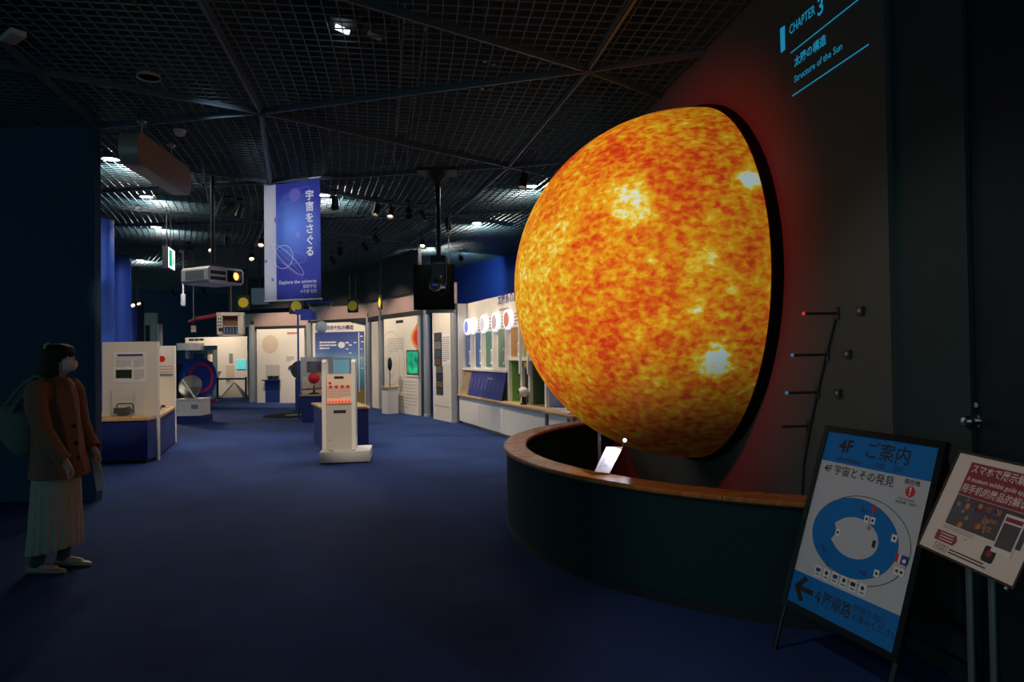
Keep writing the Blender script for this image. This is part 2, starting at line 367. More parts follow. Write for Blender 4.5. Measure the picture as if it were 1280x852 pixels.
# ================================================================= LIGHT FIXTURES
def add_spot(parent, loc, target, power, angle, color, blend=.6, radius=.04):
    d = bpy.data.lights.new('lamp_light', 'SPOT'); d.energy = power; d.spot_size = radians(angle); d.spot_blend = blend; d.color = color; d.shadow_soft_size = radius
    o = bpy.data.objects.new('lamp_light', d); COL.objects.link(o); o.parent = parent
    o.location = loc; o.rotation_euler = (Vector(target) - Vector(loc)).to_track_quat('-Z', 'Y').to_euler(); return o
def spotlight(pos, target, power, angle, label, color=(1, .80, .58), lens='lamp_warm', group='track spotlights', size=1.0):
    """a can spotlight hanging from the ceiling grid on a short stem and yoke"""
    pos = Vector(pos); d = (Vector(target) - pos).normalized(); t = thing('track_spotlight', label, 'spotlight', (pos.x, pos.y, pos.z), 0, group)
    q = Vector((0, 0, 1)).rotation_difference(d).to_matrix(); s = size
    b = MB(); b.lathe([(.0, -.10 * s), (.035 * s, -.095 * s), (.05 * s, -.06 * s), (.055 * s, .07 * s), (.062 * s, .085 * s), (.062 * s, .10 * s), (.052 * s, .10 * s), (.048 * s, .06 * s)], (0, 0, 0), 'z', 16)
    b.v = [tuple(q @ Vector(v)) for v in b.v]; b.build('can', 'black', t, True)
    l = MB(); l.lathe([(.0, .062 * s), (.047 * s, .06 * s)], (0, 0, 0), 'z', 16); l.v = [tuple(q @ Vector(v)) for v in l.v]
    l.build('lens', lens if power else 'black_gloss', t)
    st = MB(); h = CEIL - pos.z; st.tube([(0, 0, .06 * s), (0, 0, h)], .008, 8); st.tube([(-.07 * s, 0, 0), (-.07 * s, 0, .07 * s), (.07 * s, 0, .07 * s), (.07 * s, 0, 0)], .006, 6)
    st.build('stem', 'black', t)
    st2 = MB(); st2.box(-.05, .05, -.03, .03, h - .02, h + .02); st2.build('track_adapter', 'black', t)
    if power: add_spot(t, d * .12 * s, d * 2, power * 4.2, angle, color)
    return t
def downlight(px, py, power, label, zl=CEIL - .012, r=.085, beam=172):
    P = gz(px, py, zl); t = thing('downlight', label, 'ceiling light', (P.x, P.y, zl), 0, 'recessed downlights')
    MB().lathe([(r, .03), (r, 0), (r + .012, -.006), (r + .012, .0), (r + .005, .03)], (0, 0, 0), 'z', 24).build('housing', 'grey_plastic', t, True)
    MB().lathe([(.0, .004), (r * .98, .004)], (0, 0, 0), 'z', 24).build('diffuser', 'lamp_white' if power else 'grey_board', t)
    if power: add_spot(t, (0, .30, .15), (0, .30, -1), power * 1.1, beam, (1, .93, .82), .15, .08)
    return t

# ================================================================= THE SUN
SR = 1.452; SCZ = 2.04
SCP = Vector((1.479, 5.85, SCZ))
su = (SCP - SW.o).dot(SW.x); sw_ = (SCP - SW.o).dot(SW.y)        # dome plane, a hand's breadth in front of the wall
sun = thing('sun_model', 'giant glowing orange half-globe of the sun on the right wall', 'sun model', SCP, SW.a)
def on_sun(px, py):
    d = ray(px, py).normalized(); oc = CAMP - SCP; b = oc.dot(d); c = oc.dot(oc) - SR * SR; q = max(b * b - c, 0); P = CAMP + d * (-b - sqrt(q)) - SCP
    return (P.dot(SW.x), P.dot(SW.y), P.z)
SPOTS = [(on_sun(797, 256), .26, .62), (on_sun(775, 236), .3, .22), (on_sun(936, 224), .155, 1.0), (on_sun(893, 452), .20, 1.0), (on_sun(712, 273), .24, .30), (on_sun(655, 352), .75, .34), (on_sun(655, 280), .3, .2), (on_sun(868, 383), .10, .5),
         (on_sun(885, 322), .15, .32), (on_sun(768, 345), .2, .25), (on_sun(700, 330), .5, .12), (on_sun(822, 482), .2, .25), (on_sun(700, 470), .3, .15), (on_sun(705, 205), .33, -.36), (on_sun(770, 195), .4, -.30), (on_sun(850, 225), .45, -.34), (on_sun(690, 475), .35, -.2), (on_sun(760, 430), .3, -.12), (on_sun(800, 370), .25, -.12)]
g = MB(); NT, NP = 48, 128
g.v.append((0, -SR, 0))
for i in range(1, NT + 1):
    th = pi / 2 * i / NT
    for k in range(NP): ph = 2 * pi * k / NP; g.v.append((SR * sin(th) * cos(ph), -SR * cos(th), SR * sin(th) * sin(ph)))
for k in range(NP): g.f.append((0, 1 + k, 1 + (k + 1) % NP))
for i in range(NT - 1):
    for k in range(NP): a_, b_ = 1 + i * NP, 1 + (i + 1) * NP; g.f.append((a_ + k, b_ + k, b_ + (k + 1) % NP, a_ + (k + 1) % NP))
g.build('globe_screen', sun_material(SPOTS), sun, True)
bd = MB(); dep = -sw_ - .001
bd.lathe([(SR + .004, -.006), (SR + .022, -.004), (SR + .022, dep), (SR - .05, dep), (SR - .05, .0), (SR - .001, -.001)], (0, 0, 0), 'y', 128, closed=True)
tag(bd.build('rim_band', 'black_fabric', sun, True), 'matt black band around the edge')

# lettering on the sun wall
wt = fthing('wall_lettering', 'pale blue chapter title lettering high on the dark wall', 'lettering', SW)
def wtext(name, body, px, py, hpx, align, bold, sx=1.0):
    u, z = wu(px, py); z2 = wu(px, py - hpx)[1]; return text(name, body, abs(z2 - z), 'wall_text_blue', wt, u, -.002, z, align, bold, sx=sx)
def wquad(name, pts, m='wall_text_blue'):
    MB().plate([wu(*p) for p in pts], -.003, 0).build(name, m, wt)
wquad('title_block', [(975.5, 36), (981, 32), (981.5, 62), (976.5, 66)])
u0, z0 = wu(987, 42); u1, z1 = wu(1019, 17)
zc = (wu(1000, 29)[1]); hh = abs(wu(1000, 20)[1] - wu(1000, 37)[1])
text('title_text', 'CHAPTER', hh * 1.02, 'wall_text_blue', wt, u0, -.002, wu(987, 39)[1] - .0, 'LEFT', .008, sx=(u1 - u0) / (hh * 1.02 * 4.3))
un, zn = wu(1026, 8.5); text('title_text', '3', hh * 1.75, 'wall_text_blue', wt, un, -.002, zn, 'CENTER', .012)
ua, za = wu(993, 78); ub, zb = wu(1031, 56); text('title_text', '太陽の構造', (ub - ua) / 4.75, 'wall_text_blue', wt, ua, -.002, wu(993.5, 79)[1], 'LEFT', .018)
uc, zc2 = wu(993, 98); ud, zd = wu(1059, 58); text('title_text', 'Structure of the Sun', (ud - uc) / 8.9, 'wall_text_blue', wt, uc, -.002, wu(993, 100)[1], 'LEFT', .006)
for (p, q) in [((989, 66), (1090, -13)), ((990.5, 120), (1086, 55))]:
    (a_, c_), (b_, d_) = wu(*p), wu(*q); MB().box(a_, b_, -.003, 0, c_ - .0028, c_ + .0028).build('title_rule', 'wall_text_blue', wt)

# rods with lamps, sockets and conduit beside the sun
mat('tip_red', (.6, .03, .03), .4, emit=.6, ecol=(.7, .04, .05)); mat('tip_blue', (.05, .3, .6), .4, emit=.3, ecol=(.05, .30, .62)); mat('rod', (.02, .025, .03), .5)
for (bx, by, tx, tip, lab) in [(1047, 391.5, 1006, 'tip_red', 'topmost thin wall rod with a red light at its tip'), (1035, 443, 991, 'tip_blue', 'upper of the two wall rods with a blue light tip'),
                              (1023, 490, 983, 'tip_blue', 'lower of the two wall rods with a blue light tip'), (1012, 532, 976, None, 'lowest thin black wall rod without a light')]:
    u, z = wu(bx, by); P = SW.pt(u, 0, z); t = thing('indicator_rod', lab, 'wall rod', P, SW.a, 'lamp rods beside the sun')
    d = ray(tx, by); k = (tx - 640) / FPX * RIGHT.x      # rod stands square to the wall
    L_ = (P.x - k * P.y) / (-(WN.x) + k * WN.y)
    box('bracket', 'rod', t, -.02, .02, -.012, 0, -.035, .035)
    MB().tube([(0, -.01, 0), (0, -L_, 0)], .0085, 10).build('rod', 'rod', t, True)
    if tip: MB().ball((0, -L_ - .004, 0), .0105, 8).build('lamp_tip', tip, t, True)
for (px, py, lab) in [(1078, 388, 'topmost small square wall sensor right of the rods'), (1062, 442, 'middle small square wall sensor right of the rods'), (1050, 491, 'lowest small square wall sensor right of the rods')]:
    u, z = wu(px, py); t = thing('wall_sensor', lab, 'sensor', SW.pt(u, 0, z), SW.a, 'sensors beside the sun')
    MB().box(-.024, .024, -.02, 0, -.022, .022).build('housing', 'rod', t); MB().lathe([(.0, -.024), (.01, -.023), (.012, -.019)], (0, 0, 0), 'y', 12).build('lens', 'grey_plastic', t, True)
cp = [wu(*p) for p in ((1046, 398), (1033, 450), (1022, 497), (1013, 540), (1006, 580), (1003, 640))]
tag(MB().tube([SW.pt(u, -.008, z) for u, z in cp], .0075, 8).build('wall_cable', 'rod', None, True), 'thin dark cable running down the sun wall past the rods', 'cable')

# ================================================================= BARRIER
BC = Vector((2.54, 6.06)); BR = 2.60; BH = .678
def wall_side(P): return (Vector((P[0], P[1], 0)) - SW.o).dot(SW.y)
arc = []
for k in range(721):
    a_ = 2 * pi * k / 720; P = (BC.x + BR * cos(a_), BC.y + BR * sin(a_))
    if wall_side(P) < -.005: arc.append(a_)
arc = [a_ for a_ in arc]; a_lo, a_hi = arc[0], arc[-1]
bar = thing('curved_barrier', 'curved dark barrier with a wooden handrail around the sun', 'barrier', (BC.x, BC.y, 0))
def arcseg(r0, r1, z0, z1, aa, ab, n):
    m = MB(); rr = []
    for k in range(n + 1):
        t = aa + (ab - aa) * k / n; c, s = cos(t), sin(t); rr.append([(r0 * c, r0 * s, z0), (r1 * c, r1 * s, z0), (r1 * c, r1 * s, z1), (r0 * c, r0 * s, z1)])
    return m.loft(rr)
arcseg(BR - .10, BR, .0, BH - .035, a_lo, a_hi, 96).build('barrier_wall', 'barrier', bar, True)
arcseg(BR - .10, BR + .006, .0, .06, a_lo + .002, a_hi - .002, 96).build('kick_plate', 'black', bar, True)
nb = 8
for k in range(nb):
    g0 = a_lo + (a_hi - a_lo) * k / nb; g1 = a_lo + (a_hi - a_lo) * (k + 1) / nb
    m = MB(); rr = []
    for j in range(15):
        t = g0 + .0008 + (g1 - g0 - .0016) * j / 14; c, s = cos(t), sin(t)
        rr.append([(r * c, r * s, z) for r, z in [(BR - .165, BH - .034), (BR + .02, BH - .034), (BR + .03, BH - .024), (BR + .03, BH - .01), (BR + .02, BH), (BR - .165, BH), (BR - .175, BH - .01), (BR - .175, BH - .024)]])
    m.loft(rr).build('handrail_board', 'cap_wood', bar, True)

# lit caption plate inside the barrier
PLY0, PLY1 = 4.52, 4.78
c4 = [gy(743, 589, PLY0), gy(762, 591, PLY0), gy(778.5, 558, PLY1), gy(758, 558, PLY1)]
cb = (c4[0] + c4[1]) / 2; cp_ = thing('caption_plate', 'small tilted caption plate lit bright white inside the barrier', 'caption plate', (cb.x, PLY1 + .06, 0))
o_ = Vector((cb.x, PLY1 + .06, 0)); q4 = [p - o_ for p in c4]; nrm = (q4[1] - q4[0]).cross(q4[3] - q4[0]).normalized()
MB().add([*q4, *[p - nrm * .006 for p in q4]], [(0, 1, 2, 3), (7, 6, 5, 4), (0, 4, 5, 1), (1, 5, 6, 2), (2, 6, 7, 3), (3, 7, 4, 0)]).build('plate', 'paper', cp_)
def qp(s, t): return q4[0] * (1 - s) * (1 - t) + q4[1] * s * (1 - t) + q4[2] * s * t + q4[3] * (1 - s) * t
pr_ = MB()
for (s0, s1, t0, t1) in [(.05, .95, .66, .675), (.38, .55, .80, .9), (.72, .82, .70, .76)] + [(.15, .3 + .5 * ((k * 37) % 7) / 7, .58 - .06 * k, .595 - .06 * k) for k in range(8)]:
    n = len(pr_.v); pr_.v += [tuple(qp(*e) + nrm * .002) for e in ((s0, t0), (s1, t0), (s1, t1), (s0, t1))]; pr_.f.append((n, n + 1, n + 2, n + 3))
pr_.build('print', 'grey_ink', cp_)
px_ = gy(749, 538, PLY1 + .04) - o_
st = MB(); st.tube([(px_.x, -.02, 0), (px_.x, -.02, px_.z)], .011, 10); st.lathe([(.11, 0), (.11, .012), (.02, .02)], (px_.x, -.02, 0), 'z', 20); st.tube([(px_.x, -.02, .70), tuple(qp(.4, .5) - nrm * .008)], .008, 8)
st.build('stand', 'steel', cp_, True)
lp = gy(781, 550, PLY1 - .02) - o_
st = MB(); st.tube([tuple(q4[2] - nrm * .004), tuple(lp)], .004, 8); st.build('lamp_arm', 'rod', cp_, True)
mat('led', (1, 1, 1), .4, emit=16, ecol=(.82, .84, 1))
MB().ball(lp, .012, 8).build('lamp_bulb', 'led', cp_, True)
ld = bpy.data.lights.new('lamp_light', 'SPOT'); ld.energy = 8; ld.color = (.80, .82, 1); ld.spot_size = radians(95); ld.spot_blend = .4; ld.shadow_soft_size = .012
lo_ = bpy.data.objects.new('lamp_light', ld); COL.objects.link(lo_); lo_.parent = cp_; lo_.location = lp + Vector((0, -.03, .03)); lo_.rotation_euler = ((qp(.45, .55) - lp) - Vector((0, -.02, 0))).to_track_quat('-Z', 'Y').to_euler()

# ================================================================= A-FRAME SIGN
k_ = 3.40
BL = CAMP + Vector((.400, 1.01, -.370)) * k_; ex = Vector((.285, -.958, 0)).normalized(); up_ = Vector((.30, .0892, .95)).normalized(); up_ = (up_ - ex * up_.dot(ex)).normalized()
SWD, SHT = .645, .868
nrm = ex.cross(up_).normalized()            # faces the visitors
root = Vector((BL.x, BL.y, 0)) + ex * SWD / 2
afr = thing('floor_sign', 'black framed blue and white floor map sign, large, leaning', 'sign', root)
MS = Matrix((ex, up_, nrm)).transposed().to_4x4(); MS.translation = BL - root      # local: x right, y up, z out of the board
def spoly(name, m, parent, pts, z0, z1=None, MM=None):
    MM = MM or MS; b = MB(); n = len(pts); z1 = z0 + .0006 if z1 is None else z1
    vs = [MM @ Vector((p[0], p[1], z0)) for p in pts] + [MM @ Vector((p[0], p[1], z1)) for p in pts]
    b.add(vs, [tuple(range(n - 1, -1, -1)), tuple(range(n, 2 * n))] + [(i, (i + 1) % n, n + (i + 1) % n, n + i) for i in range(n)]); return b.build(name, m, parent)
def rect(a, b, c, d): return [(a, c), (b, c), (b, d), (a, d)]
mat('sign_blue', (.004, .16, .50), .65, spec=.2); mat('sign_white', (.52, .53, .58), .65, spec=.2); mat('sign_orange', (.7, .25, .1), .5)
W_, H_ = SWD, SHT
board = spoly('sign_board', 'sign_white', afr, rect(-.01, W_ + .01, -.01, H_ + .01), -.012, 0)
for nm, r in [('frame_bar', rect(-.03, 0, -.03, H_ + .03)), ('frame_bar', rect(W_, W_ + .03, -.03, H_ + .03)), ('frame_bar', rect(0, W_, H_, H_ + .03)), ('frame_bar', rect(0, W_, -.03, 0))]:
    spoly(nm, 'black_gloss', afr, r, -.02, .008)
spoly('header_field', 'sign_blue', board, rect(0, W_, H_ * .83, H_), .0005)
spoly('footer_field', 'sign_blue', board, rect(0, W_, 0, H_ * .175), .0005)
def stext(body, x, y, size, m='ink', align='CENTER', bold=.0, par=None, MM=None, sx=1.0, name='sign_text'):
    return text(name, body, size, m, par or board, x, .0016, y, align, bold, M=MM or MS, sx=sx)
stext('4F', W_ * .215, H_ * .928, .088, bold=.03, sx=1.0); stext('ご案内', W_ * .60, H_ * .925, .088, bold=.006)
stext('information', W_ * .27, H_ * .855, .034, bold=.006); stext('介绍', W_ * .56, H_ * .855, .028, bold=.006); stext('안내', W_ * .72, H_ * .855, .028, bold=.006)
stext('4F 宇宙とその発見', W_ * .05, H_ * .785, .052, align='LEFT', bold=.003)
stext('現在地', W_ * .855, H_ * .805, .027, bold=.004)
spoly('here_mark', 'red', board, circ(W_ * .855, H_ * .76, .024), .0006); stext('!', W_ * .855, H_ * .76, .05, 'white_ink', bold=.02)
stext('You are here', W_ * .84, H_ * .718, .015, bold=.0); stext('当前位置    현위치', W_ * .84, H_ * .698, .014, bold=.0)
# ring map
CX, CY = W_ * .49, H_ * .455; RX, RY = W_ * .41, H_ * .205
def ell(cx, cy, rx, ry, a0=0, a1=360, n=64): return [(cx + rx * cos(radians(a0 + (a1 - a0) * k / n)), cy + ry * sin(radians(a0 + (a1 - a0) * k / n))) for k in range(n + (0 if a1 - a0 == 360 else 1))]
def annulus(name, m, o, i, z):
    b = MB(); n = len(o); b.v = [tuple(MS @ Vector((*p, z))) for p in o + i]; b.f = [(k, (k + 1) % n, n + (k + 1) % n, n + k) for k in range(n)]; return b.build(name, m, board, fix=False)
annulus('map_outline', 'ink', ell(CX + .03, CY, RX + .012, RY + .02), ell(CX + .03, CY, RX + .009, RY + .017), .0008)
spoly('map_ring', 'sign_blue', board, ell(CX - .012, CY, RX - .012, RY), .0006)
inner = ell(CX + .0, CY, RX * .52, RY * .52, -140, 140, 40) + [(CX - RX * .5, CY + RY * .22), (CX - RX * .40, CY), (CX - RX * .50, CY - RY * .22)]
spoly('map_hall', 'sign_white', board, inner, .0014)
annulus('map_ring_edge', 'ink', ell(CX - .012, CY, RX - .010, RY + .002), ell(CX - .012, CY, RX - .012, RY), .0008)
stext('下りエスカレーター', CX - .01, CY - .004, .021, bold=.0)
for (x, y, a) in [(CX + .02, CY + RY * .76, 180), (CX - RX * .62, CY - RY * .52, -45), (CX + RX * .35, CY - RY * .76, 0)]:
    c_, s_ = cos(radians(a)), sin(radians(a)); pts = [(.022, 0), (.004, .016), (.004, .005), (-.022, .005), (-.022, -.005), (.004, -.005), (.004, -.016)]
    spoly('map_arrow', 'blue_ink', board, [(x + p * c_ - q * s_, y + p * s_ + q * c_) for p, q in pts], .0016)
for (x, y, m) in [(CX + RX * .17, CY + RY * .56, 'paper'), (CX + RX * .30, CY + RY * .56, 'paper'), (CX - RX * .38, CY, 'paper'), (CX + RX * .80, CY + RY * .30, 'paper'), (CX + RX * .62, CY - RY * .65, 'paper'), (CX + RX * .98, CY - RY * .42, 'paper'), (CX + RX * 1.07, CY - RY * .42, 'paper')]:
    spoly('map_icon', m, board, rect(x - .014, x + .014, y - .016, y + .016), .0018); spoly('map_pictogram', 'ink', board, circ(x, y, .007, 10), .0022)
spoly('map_toilet_icon', 'red', board, rect(CX + RX * .90, CX + RX * .96, CY - RY * .22, CY - RY * .02), .0018); spoly('map_toilet_icon', 'paper', board, rect(CX + RX * .96, CX + RX * 1.0, CY - RY * .22, CY - RY * .02), .0018)
spoly('map_wheelchair_icon', 'blue_ink', board, rect(CX + RX * 1.01, CX + RX * 1.14, CY - RY * .24, CY - RY * .02), .0018); spoly('map_pictogram', 'white_ink', board, circ(CX + RX * 1.075, CY - RY * .15, .009, 12), .0022)
spoly('map_here', 'red', board, [(CX + RX * .28, CY + RY * .70), (CX + RX * .33, CY + RY * .86), (CX + RX * .31, CY + RY * .93), (CX + RX * .25, CY + RY * .93), (CX + RX * .23, CY + RY * .86)], .0018)
spoly('map_pink_area', 'pink_ink', board, circ(CX + RX * .26, CY + RY * .36, .012, 10), .0018)
spoly('map_lift_icon', 'ink', board, rect(CX + RX * .40, CX + RX * .47, CY - RY * .08, CY + RY * .10), .0018)
for k in range(6):
    x = W_ * (.235 + .085 * k); y = H_ * .218
    spoly('legend_card', 'paper', board, rect(x - .021, x + .021, y - .026, y + .026), .0010); spoly('legend_symbol', ['blue_ink', 'ink', 'blue_ink', 'ink', 'ink', 'ink'][k], board, [rect(x - .014, x + .014, y - .002, y + .016), circ(x, y + .007, .010, 8)][k % 2], .0016)
    spoly('legend_caption', 'grey_ink', board, rect(x - .013, x + .013, y - .018, y - .010), .0016)
ay = H_ * .092; ax = W_ * .155
spoly('big_arrow', 'ink', board, [(ax - .075, ay), (ax - .02, ay + .062), (ax + .005, ay + .05), (ax - .028, ay + .012), (ax + .055, ay + .012), (ax + .055, ay - .012), (ax - .028, ay - .012), (ax + .005, ay - .05), (ax - .02, ay - .062)], .0012)
stext('４階順路', W_ * .245, H_ * .085, .072, align='LEFT', bold=.008, sx=.82); stext('矢印方向に\nお進みください。', W_ * .62, H_ * .095, .036, align='LEFT', bold=.0)
# legs and rear frame
def slocal(x, y, z): return MS @ Vector((x, y, z))
def tofloor(x, z=-.008):
    p = slocal(x, 0, z); d = (slocal(x, -1, z) - p); return p + d * ((.0 - p.z) / d.z)
for x in (-.015, W_ + .015):
    MB().tube([slocal(x, 0, -.008), tofloor(x)], .013, 8).build('leg', 'black_gloss', afr, True)
back = -nrm; back.z = 0; back.normalize()
tops = [slocal(-.015, H_ * .96, -.02), slocal(W_ + .015, H_ * .96, -.02)]; feet = [tofloor(-.015) + back * .52, tofloor(W_ + .015) + back * .52]
for tp, ft in zip(tops, feet): MB().tube([tp, Vector((ft.x, ft.y, 0))], .012, 8).build('rear_leg', 'black_gloss', afr, True)
def mix(a, b, t): return a * (1 - t) + b * t
MB().tube([mix(feet[0], tops[0], .28), mix(feet[1], tops[1], .28)], .013, 8).build('rear_crossbar', 'black_gloss', afr, True)
MB().tube([mix(feet[1], tops[1], .12), slocal(W_ + .02, .10, -.015)], .009, 8).build('stay', 'black_gloss', afr, True)
MB().tube([mix(feet[0], tops[0], .12), slocal(-.02, .10, -.015)], .009, 8).build('stay', 'black_gloss', afr, True)

# ================================================================= POSTER STAND
k_ = 2.5
EB = CAMP + Vector((.590, 1.0, -.2885)) * k_; ex2 = Vector((.02, -1, 0)).normalized(); u2 = Vector((.44, 0, .9)); u2 = (u2 - ex2 * u2.dot(ex2)).normalized(); n2 = ex2.cross(u2).normalized()
PW, PH = .455, .365
rt = Vector((EB.x, EB.y, 0)) + ex2 * PW / 2 + Vector((.07, 0, 0))
psd = thing('poster_stand', 'tilted white poster board with maroon heading on two silver legs', 'poster stand', rt)
ME = Matrix((ex2, u2, n2)).transposed().to_4x4(); ME.translation = EB - rt
mat('maroon', (.22, .012, .045), .55); mat('poster_paper', (.72, .62, .56), .55); mat('photo_dark', (.02, .03, .05), .4, noise=.9, nscale=30)
pb = spoly('poster_board', 'poster_paper', psd, rect(0, PW, 0, PH), -.008, 0, ME)
for r in [rect(-.008, 0, -.008, PH + .008), rect(PW, PW + .008, -.008, PH + .008), rect(0, PW, PH, PH + .008), rect(0, PW, -.008, 0)]: spoly('frame_bar', 'black', psd, r, -.014, .004, ME)
def pt_(body, x, y, s, m='ink', al='CENTER', bold=0., sx=1.): return stext(body, x, y, s, m, al, bold, pb, ME, sx, 'poster_text')
def pp(name, m, pts, z=.0006): return spoly(name, m, pb, pts, z, None, ME)
pp('heading_field', 'maroon', rect(PW * .17, PW * .93, PH * .60, PH * .935))
pt_('スマホで展示解説', PW * .195, PH * .868, .036, 'poster_paper', 'LEFT', .012); pt_('A museum exhibit guide app', PW * .195, PH * .768, .0235, 'poster_paper', 'LEFT', .012); pt_('用手机的展品的解说', PW * .18, PH * .668, .034, 'poster_paper', 'LEFT', .01)
pp('photo_field', 'photo_dark', rect(PW * .17, PW * .93, PH * .29, PH * .595))
mat('amber', (.5, .2, .04), .5); mat('photo_blue', (.03, .06, .25), .5); mat('phone_white', (.7, .66, .64), .4)
rnd = random.Random(3)
for k in range(26):
    x, y = PW * rnd.uniform(.2, .62), PH * rnd.uniform(.31, .57); pp('photo_light', ['amber', 'photo_blue', 'maroon', 'grey_ink'][k % 4], circ(x, y, rnd.uniform(.004, .013), 7), .0010)
for k, s in enumerate(('日本語', 'English', '中文')): pt_(s, PW * .585, PH * (.535 - .085 * k), .022, 'amber', 'CENTER', .01)
pp('phone', 'phone_white', rect(PW * .70, PW * .885, PH * .20, PH * .555), .0012); pp('phone_screen', 'photo_dark', rect(PW * .715, PW * .87, PH * .25, PH * .475), .0018); pp('phone_bar', 'maroon', rect(PW * .715, PW * .87, PH * .49, PH * .53), .0018)
pp('maroon_tab', 'maroon', [(PW * .13, PH * .11), (PW * .345, PH * .11), (PW * .37, PH * .16), (PW * .345, PH * .21), (PW * .13, PH * .21)])
for k in range(3): pp('tab_line', 'poster_paper', rect(PW * .18, PW * .33, PH * (.128 + .028 * k), PH * (.138 + .028 * k)), .0012)
for k in range(2): pp('caption_line', 'grey_ink', rect(PW * .17, PW * .5, PH * (.245 + .02 * k), PH * (.252 + .02 * k)), .0006)
for k in range(2): pp('caption_line', 'ink', rect(PW * .33, PW * (.72 - .03 * k), PH * (.035 + .028 * k), PH * (.047 + .028 * k)), .0006)
pp('app_icon', 'ink', [(PW * .70 + p[0], PH * .165 + p[1]) for p in [(-.026, -.02), (-.02, -.026), (.02, -.026), (.026, -.02), (.026, .02), (.02, .026), (-.02, .026), (-.026, .02)]]); pp('app_icon_mark', 'maroon', circ(PW * .70, PH * .175, .013, 12), .0012)
for k in range(4): pp('badge_edge', 'ink', [rect(PW * .165, PW * .305, PH * .025, PH * .029), rect(PW * .165, PW * .305, PH * .086, PH * .090), rect(PW * .165, PW * .168, PH * .025, PH * .09), rect(PW * .302, PW * .305, PH * .025, PH * .09)][k])
pt_('♪123', PW * .235, PH * .056, .024, 'ink', 'CENTER', .0)
for (px, yy) in [(1212.5, 2.30), (1240.5, 2.23)]:
    p = gy(px, 740, yy); p = Vector((p.x, p.y, 0)) - rt
    # leg stands under the tilted board
    d = (ME.inverted() @ Vector((p.x, p.y, 0))); t_ = ((ME.to_3x3() @ Vector((0, 0, 1))).dot(ME.translation - Vector((p.x, p.y, 0)))) / (ME.to_3x3() @ Vector((0, 0, 1))).z
    MB().tube([(p.x, p.y, .0), (p.x, p.y, t_ - .02)], .0115, 12).build('leg', 'alu', psd, True)
    MB().lathe([(.10, 0), (.10, .012), (.02, .018)], (p.x, p.y, 0), 'z', 20).build('foot_disc', 'black', psd, True)
MB().ball(slocal(0, 0, 0) * 0 + (ME @ Vector((PW - .02, -.014, 0))), .007, 6).build('screw_knob', 'alu', psd, True)

